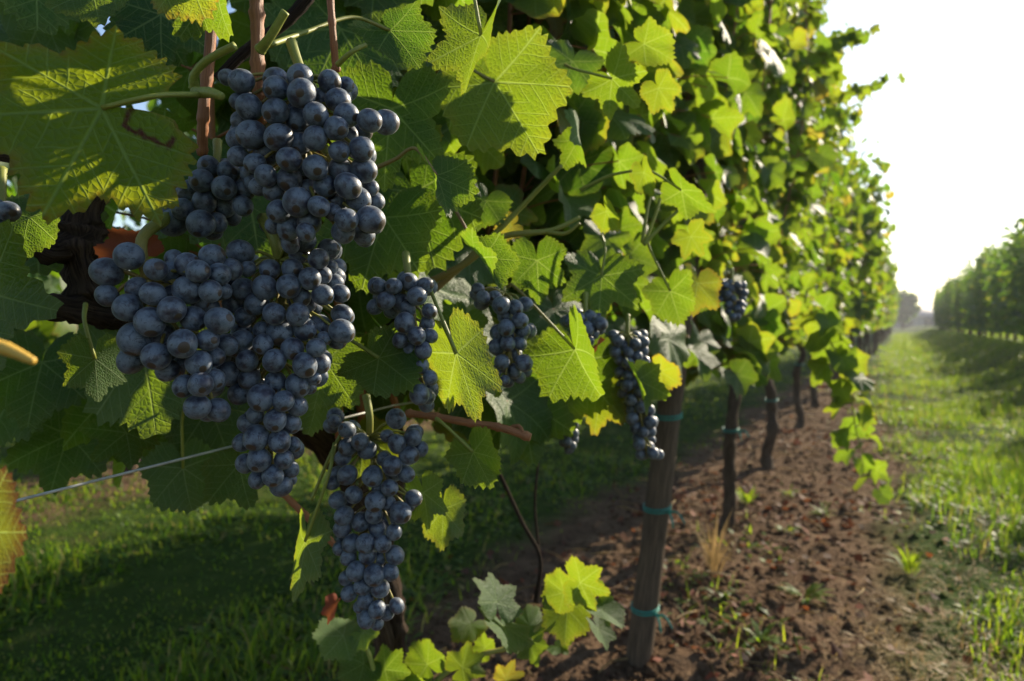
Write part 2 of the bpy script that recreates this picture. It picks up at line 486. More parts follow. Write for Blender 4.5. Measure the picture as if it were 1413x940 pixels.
SHAPES = {}
def shapes(level):
    if level not in SHAPES:
        nb, nr, n = {'mid': (64, 4, 27), 'low': (26, 2, 14), 'far': (13, 1, 9)}[level]
        rg = np.random.RandomState(11)
        SHAPES[level] = [leaf_shape(nb, nr, 100 + k, .03 + .42 * rg.rand(), .1 + 1.3 * rg.rand(), -.7 + 1.9 * rg.rand(), (.03 + .11 * rg.rand())) for k in range(n)]
    return SHAPES[level]

# ------------------------------------------------------------------ vines
def foliage(rng, base, n, level, top=2.5, bottom=.72, half=.24, size=(.06, .10), keep=None, length=1.45, shoots=None, hmax=.2, tone=.42):
    """leaves on upright shoots: returns leaf mesh pieces and cane pieces, around base (x, y)"""
    g = Geo(); c = Geo()
    S = shapes(level)
    ns = shoots or 15
    per = int(n / ns)
    for k in range(ns):
        y0 = base[1] + (rng.random() - .5) * length
        x0 = base[0] + rng.gauss(0, .05)
        hx = max(-half * 1.1, min(hmax, rng.gauss(0, half * .75))); hy = rng.gauss(0, .18)
        tp = top + rng.gauss(0, .14 if level == 'mid' else .22)
        flop = rng.random() < .3
        pts = []
        for s in range(6):
            f = s / 5
            z = bottom - .02 + (tp - bottom) * f
            pts.append([x0 + hx * math.sin(f * 1.9) + rng.gauss(0, .02), y0 + hy * f + rng.gauss(0, .02), z])
        if flop:
            d = 1 if rng.random() < .5 else -1
            pts[-1][0] += d * .16; pts[-1][2] -= .12
        pts = catmull(pts, 6)
        ok_pts = pts if keep is None else [p for p in pts if keep(p)]
        if keep is not None:
            runs = [[]]
            for p in pts:
                if keep(p): runs[-1].append(p)
                elif runs[-1]: runs.append([])
            ok_pts = max(runs, key=len)
        if len(ok_pts) > 9: tube(c, ok_pts[::3], np.linspace(.0045, .0018, len(ok_pts[::3])), 5, 2, rn=rng.random())
        for m in range(per):
            f = min(.999, (m + rng.random()) / per)
            f = f ** .9
            p = pts[min(len(pts) - 1, int(f * len(pts)))].copy()
            a = rng.uniform(0, 6.283)
            out = np.array([math.cos(a) * 1.5, math.sin(a), 0]); out = nrm(out)
            pl = rng.uniform(.04, .15) * (1 - .45 * f)
            o = p + out * pl * (1 + half) + np.array([0, 0, rng.uniform(-.03, .05)])
            sz = rng.uniform(*size) * (1.0 - .42 * f ** 3)
            if o[2] < bottom - .05: o[2] = bottom - .05 + rng.random() * .1
            if keep is not None and not keep(o): continue
            yd = out * rng.uniform(.1, .9) + np.array([0, 0, -rng.uniform(.25, 1.1)]) + np.array([rng.gauss(0, .3), rng.gauss(0, .3), 0])
            zd = out * rng.uniform(.4, 1.1) + np.array([rng.gauss(0, .35), rng.gauss(0, .35), rng.uniform(.3, 1.2)])
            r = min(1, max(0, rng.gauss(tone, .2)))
            if rng.random() < .03: r = rng.uniform(.8, 1)
            place_leaf(g, o, yd, zd, sz, S[rng.randrange(len(S))], r)
            if level == 'mid':
                tube(c, [p, (p + o) / 2 + np.array([0, 0, .012]), o], [.0016, .0013, .0012], 4, 2, rn=.5)
    return g, c

TRUNK = {}
def trunk_geo(rng, base, h=.85, r=.03, lean=(0, 0), gn=.16, wob=.02):
    g = Geo(); b = np.array([base[0], base[1], float(ground_z(np.array(base[0]), np.array(base[1]))) - .04])
    pts = [b]
    for k in range(1, 8):
        f = k / 7
        pts.append(b + np.array([lean[0] * f + rng.gauss(0, wob), lean[1] * f + rng.gauss(0, wob), (h + .04) * f]))
    TRUNK[(round(base[0], 3), round(base[1], 3))] = catmull(pts, 6)
    tube(g, pts, [r * 1.3, r * 1.05, r * .95, r, r * .9, r * .85, r * .9, r * .8], 14, 6, .25, rng, gnarl=gn)
    top = pts[-1]
    for s in (-1, 1):
        e = top + np.array([rng.gauss(0, .03), s * .6, rng.uniform(.0, .1)])
        m = (top + e) / 2 + np.array([rng.gauss(0, .03), 0, .05])
        tube(g, [top - np.array([0, 0, .05]), top + np.array([0, s * .1, .03]), m, e], [r * .75, r * .65, r * .5, r * .35], 8, 4, .3, rng, gnarl=gn)
    return g

def tie_part(parent, c, r, name='tie', tail=True, rng=random):
    g = Geo()
    a = np.linspace(0, 6.283, 13)
    for dz in (0, .007):
        ring = [c + np.array([math.cos(t) * (r + .002), math.sin(t) * (r + .002), dz + .004 * math.sin(t * 1.0)]) for t in a]
        tube(g, ring, .0021, 5, 3)
    if tail:
        d = np.array([math.cos(.2), -math.sin(.9), 0])
        tube(g, [c + d * r, c + d * (r + .012), c + d * (r + .022) + np.array([0, 0, -.03])], [.003, .0025, .002], 5, 3)
        tube(g, [c + d * r, c + d * (r + .02) + np.array([.01, 0, .008]), c + d * (r + .03) + np.array([.02, 0, -.012])], [.003, .0025, .002], 5, 3)
    return g.obj(name, MAT['tie'], parent)

ROWX = -.58
# region guard so that no random leaf stands in front of the near bunches
SUNV = np.array(sdir)
SUNLIT = [P(720,150,.58), P(742,110,.6), P(712,195,.57), P(655,640,.53), P(650,560,.48), P(700,860,.84), P(780,840,.84), P(465,880,.8), P(505,880,.8), P(590,915,.82), P(640,920,.82)]
def keep_near(p):
    for t_ in SUNLIT:
        d_ = np.asarray(p) - t_; al = d_ @ SUNV
        if -.02 < al < 5 and np.linalg.norm(d_ - al * SUNV) < .08: return False
    px, py, Z = proj(p)
    if Z < .05: return p[0] < -.5
    if Z < .35 and -250 < px < 1700: return False
    if px < 600: lim = .66
    elif px < 900: lim = .66 + (px - 600) / 300 * .16
    else: lim = .82 + min(1.0, (px - 900) / 250) * .45
    if Z < lim: return False
    if px > 560 and py > 590 + max(0, (px - 700)) * -.35 and px < 1010 and Z < 1.5: return False
    if px < 560 and py > 610 and Z < 1.2: return False
    return True

vines = {}
near_specs = [  # y, label, level, n, trunk
    (-.15, 'grapevine at the near left end of the row, mostly leaves above the cut stubs', 'mid', 600, .03),
    (.70, 'nearest grapevine, carrying the large bunches of dark grapes in front', 'mid', 1600, .016),
    (1.52, 'grapevine tied to the weathered wooden post, with half lit leaves', 'mid', 1450, .013),
    (2.57, 'grapevine with a crooked dark trunk, first one past the wooden post', 'mid', 1500, .021),
    (3.89, 'grapevine with a straight thick trunk, second one past the wooden post', 'mid', 1650, .026),
    (5.33, 'grapevine with a slim straight trunk, third one past the wooden post', 'low', 1600, .024),
    (6.72, 'grapevine with a short stubby trunk in view, fourth one past the wooden post', 'low', 1500, .028),
]
for i, (y, lab, lev, n, tr) in enumerate(near_specs):
    rng = random.Random(500 + i)
    if i == 1: q_ = P(533, 900, .90); y = float(q_[1])
    if i == 2: q_ = P(886, 800, 1.70); y = float(q_[1])
    bx = {1: float(P(533, 900, .90)[0]), 2: float(P(886, 800, 1.70)[0]), 3: -.56, 4: -.60, 5: -.64, 6: -.66}.get(i, ROWX)
    e = empty('grapevine', (bx, y, 0), lab, 'grapevine', 'vines of the near row')
    vines[i] = e
    lean = {3: (.05, -.03), 2: (.080, .045)}.get(i, (0, 0))
    if i != 0:
        trunk_geo(rng, (bx, y), .78, tr, lean, .2, .006 if i == 2 else .02).obj('trunk', MAT['trunk'], e)
    if y < 2: g, c = foliage(rng, (bx, y), n, lev, 2.25, .70, .20, (.048, .078), keep_near, 1.2 if i else .9, hmax=.10, shoots=22)
    else: g, c = foliage(rng, (bx, y), n, lev, 2.50, .74, .24, (.042, .072), keep_near, 1.5, hmax=.14, shoots=24)
    g.obj('foliage', MAT['leaf'] if lev == 'mid' else MAT['leaf_far'], e)
    c.obj('cane', MAT['cane'], e)

# rest of the rows: a few different vines, copied along
def far_vine(seed, top, n, level, label, group, bottom=.74, tone=.42):
    rng = random.Random(seed)
    e = empty('grapevine', (0, 0, 0), label, 'grapevine', group)
    g, c = foliage(rng, (0, 0), n, level, top, bottom, .27, (.07, .105), None, 1.55, hmax=.3, tone=tone)
    g.obj('foliage', MAT['leaf_far'], e)
    t = Geo(); b = np.zeros(3)
    pts = [b + np.array([rng.gauss(0, .02) * k / 5, rng.gauss(0, .03) * k / 5, -.08 + k * .19]) for k in range(6)]
    tube(t, pts, [.042, .034, .032, .034, .03, .03], 8, 3, .3, rng, gnarl=.15)
    t.obj('trunk', MAT['trunk'], e)
    return e

def copy_tree(o, parent=None):
    c = o.copy(); COL.objects.link(c)
    if parent is not None: c.parent = parent
    for ch in list(o.children): copy_tree(ch, c)
    return c

def row(x, ys, seeds, top, n, level, label, group, zoff=0.0, bottom=.74, tone=.42):
    rng = random.Random(seeds[0])
    protos = [far_vine(s, top, n, level, label, group, bottom, tone) for s in seeds]
    for k, y in enumerate(ys):
        o = protos[k] if k < len(protos) else copy_tree(protos[rng.randrange(len(protos))])
        o.location = (x + rng.gauss(0, .04), y + rng.gauss(0, .06), zoff)
        o.rotation_euler = (0, 0, R(rng.choice((0, 180)) + rng.gauss(0, 5)))
        s = rng.uniform(.94, 1.07); o.scale = (s * rng.uniform(.95, 1.15), s, s)

row(ROWX - .06, [8.15 + 1.42 * k for k in range(37)], [21, 22, 23, 24, 25], 2.5, 620, 'far',
    'backlit grapevine in the blurred far stretch of the near row', 'vines far along the near row')
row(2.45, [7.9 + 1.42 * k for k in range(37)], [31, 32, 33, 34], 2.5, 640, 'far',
    'shaded grapevine in the row across the grass aisle', 'vines of the row across the aisle', .34, .28, .14)  # low tone puts this row's shade into a darker leaf colour
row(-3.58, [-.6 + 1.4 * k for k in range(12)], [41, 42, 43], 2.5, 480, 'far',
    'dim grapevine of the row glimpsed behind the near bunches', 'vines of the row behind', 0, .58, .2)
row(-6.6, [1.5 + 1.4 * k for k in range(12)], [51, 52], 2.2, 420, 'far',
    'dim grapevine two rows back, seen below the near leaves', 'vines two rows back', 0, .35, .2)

# ------------------------------------------------------------------ wooden post
pb_ = P(879, 930, 1.56); pt_ = P(926, 545, 1.62)
post = empty('wooden_post', (pb_[0], pb_[1], 0), 'weathered round wooden post with teal ties, leaning slightly beside the nearest lit leaves', 'post')
g = Geo(); rg_ = random.Random(4)
d_ = (pt_ - pb_); b_ = pb_ - d_ * .12; t_ = pb_ + d_ * 1.9
tube(g, [b_ + (t_ - b_) * k / 8 for k in range(9)], [.030, .030, .029, .029, .0285, .0285, .028, .028, .027], 20, 5, .03, rg_, gnarl=.03)
g.obj('shaft', MAT['post'], post)
for py, tl in ((576, False), (705, True), (842, True)):
    f = (930 - py) / (930 - 545); c_ = pb_ + d_ * f
    tie_part(post, c_, .0295, tail=tl)
for i, zz, rr_ in ((3, .42, .025), (4, .38, .030), (5, .5, .027)):
    b = vines[i].location; c_ = TRUNK[(round(b[0], 3), round(b[1], 3))]
    tie_part(vines[i], c_[np.argmin(np.abs(c_[:, 2] - zz))], rr_, tail=(i == 3))

# ------------------------------------------------------------------ trellis wires
for zz, lab in ((.66, 'thin bright trellis wire crossing low under the bunches'), (1.35, 'thin trellis wire running through the upper leaves')):
    g = Geo()
    if zz < 1:
        a = P(-60, 712, .46); b = P(320, 616, .62); d = b - a
        pts = [a, b, b + d * 1.0, np.array([ROWX, 3.0, .68]), np.array([ROWX, 20, .68]), np.array([ROWX, 58, .68])]
        pts = [np.asarray(p) for p in pts]
        for p0, p1 in zip(pts[:-1], pts[1:]): tube(g, [p0, p1], .0011, 6, 3)
    else:
        tube(g, [[ROWX, -1, zz], [ROWX, 58, zz]], .0011, 6, 3)
    tag(g.obj('trellis_wire', MAT['wire']), lab, 'wire')

# ------------------------------------------------------------------ grape bunches
def sphere_mesh(name, seed):
    rg = np.random.RandomState(seed); nu, nv = 24, 15
    V = [[0, 0, 1]]
    el = .97 + .17 * rg.rand(); sq = 1 + .06 * rg.randn()
    for j in range(1, nv):
        th = math.pi * j / nv
        for k in range(nu):
            ph = 2 * math.pi * k / nu
            V.append([math.sin(th) * math.cos(ph), math.sin(th) * math.sin(ph), math.cos(th)])
    V.append([0, 0, -1]); V = np.array(V)
    bump = 1 + .042 * np.sin(V[:, 0] * 2.3 + seed) + .015 * np.sin(V[:, 1] * 3.1 + seed * 2)
    V = V * bump[:, None] * np.array([1, sq, el])
    
    q, t = [], []
    for k in range(nu): t.append((0, 1 + k, 1 + (k + 1) % nu))
    for j in range(nv - 2):
        for k in range(nu):
            a = 1 + j * nu + k; b = 1 + j * nu + (k + 1) % nu
            q.append((a, a + nu, b + nu, b))
    o = 1 + (nv - 2) * nu; L = len(V) - 1
    for k in range(nu): t.append((L, o + (k + 1) % nu, o + k))
    me = build_mesh(name, V, q, t, {'rnd': ('FLOAT', np.full(len(V), .5))}); me.materials.append(MAT['grape'])
    return me, V, q, t
GR = [sphere_mesh('grape', s) for s in range(6)]

def solve_depth(ber, Z0, thick, f_depth=.85):
    """ber: list of (px, py, r_px) front first. Gives depth to every berry so that none cut into another."""
    ber = np.array(ber, float); n = len(ber)
    cx, cy = ber[:, 0].mean(), ber[:, 1].mean()
    pos = []; rad = []
    for i, (x, y, r) in enumerate(ber):
        # distance to the outline of the bunch: neighbours within the row
        same = np.abs(ber[:, 1] - y) < 45
        xl, xr = (ber[same, 0] - ber[same, 2]).min(), (ber[same, 0] + ber[same, 2]).max()
        hw = max(12, (xr - xl) / 2); u = min(1, abs(x - (xl + xr) / 2) / hw)
        bulge = thick * min(1, hw / 60) * math.sqrt(max(0, 1 - u * u))
        Z = Z0 - bulge
        rw = r * Z0 / F
        for _ in range(60):
            p = P(x, y, Z); hit = False
            for pj, rj in zip(pos, rad):
                if np.linalg.norm(p - pj) < .90 * (rw + rj):
                    hit = True; break
            if not hit: break
            Z += .0018
        pos.append(p); rad.append(rw)
    return pos, rad

def bunch(name_label, ber, Z0, thick, stem_px, axis_px, seed, group, fill=24, stem_r=.0028, smalls=()):
    rng = random.Random(seed)
    pos, rad = solve_depth(ber, Z0, thick)
    # berries hidden inside and at the back, so that the bunch is solid from every side
    fill = int(fill * 1.5)
    arr = np.array(ber); tries = 0; nf = 0
    while nf < fill and tries < 4000:
        tries += 1
        k = rng.randrange(len(ber)); x, y, r = ber[k]
        x += rng.gauss(0, 8); y += rng.gauss(0, 8); rw = .0068
        inside = np.hypot(arr[:, 0] - x, arr[:, 1] - y).min() < r * .9
        if not inside: continue
        p = P(x, y, Z0 + rng.uniform(.0, thick * 1.3))
        if all(np.linalg.norm(p - pj) > .88 * (rw + rj) for pj, rj in zip(pos, rad)):
            pos.append(p); rad.append(rw); nf += 1
    sp = [P(*s) for s in stem_px]
    e = empty('grape_bunch', sp[0], name_label, 'grape bunch', group)
    # rachis with side stalks
    ax = [sp[-1]] + [P(x, y, Z0 - .1 * thick) for x, y in axis_px]
    g = Geo()
    tube(g, sp, [stem_r * 1.15, stem_r, stem_r * .9], 8, 6)
    cax = catmull(ax, 6)
    tube(g, ax, [stem_r * .9, stem_r * .7, stem_r * .4], 7, 5)
    base = np.array(e.location)
    G = Geo(); ng = 0
    for p, r in zip(pos, rad):
        d = np.linalg.norm(cax - p, axis=1); up = p + np.array([0, 0, .018])
        q = cax[np.argmin(np.linalg.norm(cax - up, axis=1))]
        dirn = nrm(q - p)
        tube(g, [p + dirn * r * .85, (p + q) / 2 + np.array([0, 0, .003]), q], [.0010, .0011, .0013], 5, 3)
        # berry axis points at its stalk
        zt = Vector(dirn); M3 = zt.to_track_quat('Z', 'Y')
        spin = Matrix.Rotation(rng.uniform(0, 6.28), 3, 'Z')
        rot = (M3.to_matrix() @ spin).to_euler()
        if ng < 100:
            o = bpy.data.objects.new('grape', GR[rng.randrange(len(GR))][0]); COL.objects.link(o); o.parent = e
            o.location = Vector(p - base); o.rotation_euler = rot; o.scale = (r, r, r); ng += 1
        else:
            me, V, qq, tt = GR[rng.randrange(len(GR))]
            G.add((np.array(M3.to_matrix()) @ V.T).T * r + p, qq, tt, None, rng.random() * 9)
    if G.n:
        tag(G.obj('grape_rest', MAT['grape'], e), kind='stuff')
    for (x, y, r) in smalls:
        s = Geo(); me, V, qq, tt = GR[0]
        p = P(x, y, Z0 - thick * .55); s.add(V * (r * Z0 / F) + p, qq, tt)
        s.obj('unripe_berry', MAT['tip'], e)
    g.obj('stem', MAT['petiole'], e)
    return e

def zoomed(lst, ox, oy, sc): return [(ox + x / sc, oy + y / sc, r / sc) for x, y, r in lst]

A_ = zoomed([(160,247,64),(292,267,62),(170,380,67),(305,395,65),(420,177,66),(493,285,59),(293,153,59),(590,353,56),(487,400,58),(760,312,58),
 (718,452,58),(608,465,50),(490,547,60),(357,507,57),(358,605,58),(730,563,63),(650,637,62),(540,643,54),(703,708,60),(762,808,66),(395,717,67),
 (460,815,60),(360,852,58),(305,763,53),(643,805,53),(645,290,58),(605,213,60),(560,117,55),(400,310,62),(243,478,64),(243,588,53),(285,663,52),
 (120,120,58),(840,323,60),(612,560,58),(590,720,50),(625,868,55),(730,880,54),(450,655,50),(505,742,50),(110,405,58),(105,490,48),(120,315,48),
 (410,95,60),(295,110,58),(650,385,52),(725,370,44),(757,648,45),(785,715,48),(575,770,44),(640,135,40),(525,200,48),(105,215,42),(185,525,48),
 (210,640,48),(410,425,52),(435,560,48),(280,835,40),(440,870,45),(50,100,40)], 300, 80, 3.615)
B_ = [(278,249,16),(310,259,16),(252,289,15),(277,308,18),(240,308,19),(336,264,14),(283,279,16),(311,286,15),(315,237,15),(288,230,15),(262,265,15),(335,285,14),(345,240,13),(298,308,14),(228,296,13)]
C_ = zoomed([(300,432,65),(228,513,75),(318,298,56),(333,597,62),(215,617,64),(408,375,60),(535,187,52),(637,203,53),(592,285,50),(485,275,68),(460,535,65),
 (363,488,60),(512,415,58),(635,427,63),(538,628,62),(548,735,55),(530,840,60),(628,857,56),(200,118,66),(95,192,68),(97,307,53),(195,365,66),(600,115,55),(690,180,54),
 (480,155,55),(400,195,55),(655,283,42),(540,335,42),(578,522,52),(385,662,52),(455,645,48),(465,740,50),(610,705,48),(420,130,45),(330,180,50),(240,270,50),(610,600,48),(670,545,55),(400,570,45),(420,300,48)], 120, 320, 3.481)
D_ = zoomed([(402,362,78),(558,353,75),(462,532,70),(615,537,72),(505,650,83),(388,725,64),(250,712,72),(288,838,70),(463,837,73),(905,645,80),(775,412,68),(695,305,68),(750,172,65),
 (663,635,70),(660,862,75),(583,757,68),(343,470,70),(257,370,72),(433,243,66),(245,130,80),(735,750,60),(755,610,72),(762,850,65),(580,245,68),(812,112,68),(780,280,55),(850,330,62),(890,400,60),
 (905,535,68),(870,700,60),(640,425,58),(595,450,45),(270,548,60),(200,465,65),(260,640,65),(380,640,55),(155,725,68),(690,470,50),(830,230,48),(785,690,45),(290,240,52),(570,80,58),(660,60,66),(620,150,58)], 280, 320, 4.7)
D_ += zoomed([(375,227,85),(522,250,64),(162,72,75),(303,105,68),(612,150,75),(350,490,78),(500,515,72),(470,372,72),(368,635,73),(525,632,62),(455,735,68),(508,798,70),
 (475,125,65),(238,200,68),(615,285,65),(575,395,65),(290,395,65),(275,655,65),(255,520,60),(685,160,50),(585,535,48),(570,690,55),(355,760,58),(340,340,55),(565,760,42),(720,100,44)], 280, 500, 4.7)
E_ = zoomed([(350,360,63),(255,280,60),(730,330,65),(610,198,70),(700,460,68),(580,538,72),(257,602,70),(435,615,74),(560,698,58),(302,745,63),(460,793,70),(640,877,73),(738,767,60),(232,895,65),(450,890,65),
 (190,785,62),(258,400,62),(400,425,68),(785,415,58),(615,375,65),(677,597,62),(555,805,55),(155,660,52),(225,480,58),(180,590,50),(540,320,48),(480,700,48),(700,830,42),(520,480,46),(165,215,48)], 430, 540, 5.222)
E_ += zoomed([(390,260,66),(515,262,60),(405,345,62),(597,347,66),(320,463,68),(450,488,72),(570,468,57),(370,565,62),(275,620,60),(390,668,60),(473,738,60),(398,805,65),(615,710,54),
 (355,105,67),(475,155,65),(495,585,68),(560,88,58),(222,150,62),(595,180,55),(290,262,62),(490,370,50),(265,360,58),(200,300,50),(212,210,48),(540,760,52),(470,835,48),(345,715,45),(250,510,52)], 430, 700, 5.222)
F_ = zoomed([(310,148,25),(340,85,23),(340,180,22),(265,95,22),(355,215,21),(285,60,20),(350,250,20),(320,50,22),(240,110,20),(345,320,25),(318,115,20),(370,120,18),(250,60,18),(365,325,20),(372,180,18),(330,262,22),(372,280,18),(300,100,21),(360,60,20),(325,215,20),(350,285,20),(300,190,19),(280,120,19),(365,150,19),(362,345,20)], 380, 360, 1.74)
G_ = zoomed([(167,425,29),(213,433,26),(247,422,25),(185,500,28),(230,475,26),(190,550,25),(228,550,23),(170,610,26),(243,613,28),(210,640,25),(240,508,23),(228,660,20),(215,585,24),(180,460,25),(110,400,23),(93,372,21),
 (150,400,23),(150,560,24),(150,640,20),(180,670,18),(250,640,20),(205,470,24),(160,520,24),(205,520,22)], 620, 240, 2.35)

gn, gm_ = 'near bunches of dark grapes', 'small or distant bunches of dark grapes'
bunch('large upper bunch of blue-black grapes under the reddish canes, right of the big scarred leaf', A_, .42, .030, [(402, 58, .43), (408, 78, .425), (420, 110, .42)], [(425, 150), (420, 220), (410, 300)], 1, gn, 24, .0032, [(448.5, 206, 6)])
bunch('small shaded bunch of dark grapes tucked beside the scarred leaf', B_, .44, .016, [(300, 195, .46), (300, 210, .455), (298, 230, .45)], [(295, 250), (285, 290)], 2, gn, 6)
bunch('broad leftmost bunch of blue-black grapes on a curved thick green stalk', C_, .415, .026, [(232, 300, .43), (196, 330, .405), (203, 388, .405)], [(215, 420), (260, 480), (285, 545)], 3, gn, 16, .0034)
bunch('long conical central bunch of blue-black grapes with a tapering tip', D_, .45, .030, [(362, 300, .45), (378, 330, .44), (385, 360, .445)], [(390, 420), (380, 540), (370, 650)], 4, gn, 30, .0034)
bunch('long narrow lowest bunch of dark grapes hanging over the small trunk', E_, .55, .026, [(505, 545, .55), (510, 575, .545), (510, 605, .55)], [(518, 660), (520, 760), (515, 850)], 5, gn, 20, .003, [(494.5, 667, 4.3)])
bunch('shaded bunch of dark grapes half hidden behind the lobed lit leaf', F_, .50, .016, [(560, 350, .52), (562, 370, .51), (565, 395, .505)], [(572, 450), (575, 540)], 6, gm_, 8)
bunch('medium bunch of dark grapes between the folded silvery leaf and the bright folded leaf', G_, .59, .02, [(690, 370, .62), (692, 385, .61), (695, 405, .60)], [(700, 460), (705, 520)], 7, gm_, 10)

def cone_bunch(label, top, bot, w, rpx, Z, seed, n):
    rng = random.Random(seed); L = []
    tries = 0
    while len(L) < n and tries < 3000:
        tries += 1
        f = rng.random(); ww = w * (1 - .65 * f)
        x = top[0] + (bot[0] - top[0]) * f + rng.uniform(-1, 1) * ww; y = top[1] + (bot[1] - top[1]) * f
        if all(math.hypot(x - a, y - b) > rpx * 1.05 for a, b, _ in L): L.append((x, y, rpx * rng.uniform(.85, 1.1)))
    bunch(label, L, Z, .018, [(top[0], top[1] - 3.2 * rpx, Z + .01), (top[0], top[1] - 2 * rpx, Z + .005), (top[0], top[1], Z)], [((top[0] + bot[0]) / 2, (top[1] + bot[1]) / 2), bot], seed, gm_, n // 3)
cone_bunch('small cluster of dark grapes under the lobed shaded leaf, above a brown leaf', (808, 435), (808, 478), 24, 9.5, .72, 11, 14)
cone_bunch('long dark bunch of grapes hanging beside the wooden post top', (866, 462), (893, 628), 24, 8.5, .84, 12, 50)
cone_bunch('tiny low cluster of dark grapes hanging below the shaded leaves', (785, 560), (786, 618), 12, 7.5, .9, 13, 12)
cone_bunch('distant blurred cluster of dark grapes at the head of the crooked trunk', (1010, 388), (1015, 440), 20, 5.5, 1.33, 14, 24)
cone_bunch('single partly seen bunch of dark grapes at the left picture edge under the scarred leaf', (2, 288), (-8, 312), 14, 17, .40, 15, 5)

# ------------------------------------------------------------------ the individual near leaves
def hero(vine, o, t, Z0, Z1, roll=0, fold=.12, bend=.35, curl=0.0, wave=.045, rnd=.45, seed=0, under=False, stalk=None, label=None, scar=None, nb=132, nr=14, name='leaf'):
    op, tp = P(o[0], o[1], Z0), P(t[0], t[1], Z1)
    L = np.linalg.norm(tp - op); yd = nrm(tp - op)
    n = CAM - (op + tp) / 2; n = nrm(n - yd * (n @ yd))
    n = rot_about(n, yd, R(roll))
    if under: n = -n
    sh = leaf_shape(nb, nr, seed, fold, bend, curl, wave)
    # keep the tip where the photo has it: rotate so the bent tip lies on yd
    sh[0][:, 0] *= WID.get(seed, .9)
    if seed == 1: sh[0][:, 0] *= np.where(sh[0][:, 0] > 0, .66, 1.10)
    k = np.argmin(np.hypot(sh[1][:, 0], sh[1][:, 1] - 1.0))
    ty, tz = sh[0][k, 1], sh[0][k, 2]
    size = L / max(.3, math.hypot(ty, tz))
    x = np.cross(yd, n); tilt = math.atan2(tz, ty)
    y2 = rot_about(yd, x, -tilt); z2 = rot_about(n, x, -tilt)
    g = Geo(); place_leaf(g, op, y2, z2, size, sh, rnd)
    if seed in SPAN:
        x0, y0, x1, y1 = SPAN[seed]; v = g.v[0]
        for _ in range(3):
            px, py, Z = proj(v); c = v.mean(0)
            k = math.sqrt((x1 - x0) * (y1 - y0) / ((px.max() - px.min()) * (py.max() - py.min())))
            v = c + (v - c) * k * (1.24 if seed >= 70 and seed < 100 else 1.0)
            px, py, Z = proj(v); zm = Z.mean()
            v = v + RGT * ((x0 + x1 - px.max() - px.min()) / 2 / F * zm) - UPV * ((y0 + y1 - py.max() - py.min()) / 2 / F * zm)
        g.v[0] = v; op = v[0]
    e = vines[vine]
    ob = g.obj(name, MAT['leaf'], e)
    if label: ob['label'] = label
    if scar == 'rim':
        rm = g.lv[0][:, 2]; st = .52 + np.clip((rm - .6) / .4, 0, 1) ** 1.3 * .46
        at = ob.data.attributes.new('stain', 'FLOAT', 'POINT'); at.data.foreach_set('value', st.astype(np.float32))
    elif scar is not None:
        V = g.v[0]; px, py, _ = proj(V); st = np.zeros(len(V))
        for (a, b, w) in zip(scar[:-1], scar[1:], [2.0 + 1.6 * ((k * 37) % 5) / 4 for k in range(len(scar))]):
            a, b = np.array(a, float), np.array(b, float); ab = b - a
            tt = np.clip(((px - a[0]) * ab[0] + (py - a[1]) * ab[1]) / (ab @ ab), 0, 1)
            dd = np.hypot(px - a[0] - tt * ab[0], py - a[1] - tt * ab[1])
            st = np.maximum(st, np.clip(1.6 - dd / w, 0, 1))
        at = ob.data.attributes.new('stain', 'FLOAT', 'POINT'); at.data.foreach_set('value', st.astype(np.float32))
    if stalk:
        s = Geo(); pts = [op] + [P(*q) for q in stalk]
        tube(s, pts, [.0014, .0014, .0019], 7, 6)
        s.obj('petiole', MAT['petiole'], ob)
    return ob

WID = {1: 1.0, 16: 1.3, 27: .80, 51: .56, 55: .60, 31: .75, 32: .7, 33: .75, 41: .8, 26: .7, 40: 1.0, 39: 1.0, 50: .9, 52: .8, 53: .7, 54: .7, 46: .6, 45: .6, 25: .85, 29: .9, 71: 1.1, 70: 1.1}
# size and place of each near leaf (photo pixels at its own distance)
SPAN = {4: (150,-40,285,118), 2: (72,-60,170,57), 1: (-91,32,272,316), 8: (-100,308,112,500), 10: (88,445,168,568), 13: (100,560,232,645), 14: (200,590,292,725), 16: (-75,650,48,826), 17: (-30,645,18,700),
 25: (490,-10,592,108), 26: (597,-40,688,150), 27: (588,29,785,228), 29: (581,184,653,315), 30: (570,158,603,222), 31: (803,50,890,173), 32: (861,15,928,100), 33: (883,92,940,160),
 34: (757,40,825,150), 35: (763,145,808,238), 36: (640,305,712,410), 37: (690,330,790,415), 38: (640,240,700,330), 39: (728,402,823,574), 40: (777,340,888,446), 41: (884,370,962,452),
 42: (935,350,990,450), 43: (885,490,945,540), 44: (868,485,922,580), 45: (868,212,905,275), 46: (905,235,995,300), 47: (815,265,855,325), 48: (680,290,722,335), 49: (925,300,985,360),
 50: (469,435,581,558), 51: (590,409,686,597), 52: (613,587,692,677), 53: (560,645,618,735), 54: (581,668,645,762), 55: (395,703,463,825), 58: (650,480,700,560), 59: (615,400,665,500),
 71: (654,799,720,850), 70: (664,843,732,896), 72: (626,838,666,888), 73: (708,868,752,915), 74: (747,827,818,880), 75: (743,796,806,836), 76: (768,785,850,829), 77: (812,820,857,866),
 78: (813,853,846,895), 79: (559,890,613,937), 80: (613,895,670,942), 83: (434,859,496,906), 84: (486,859,526,896), 81: (471,888,522,947), 82: (509,898,565,947), 85: (677,920,727,950),
 87: (756,879,784,904), 88: (708,843,760,877), 89: (645,878,686,906)}
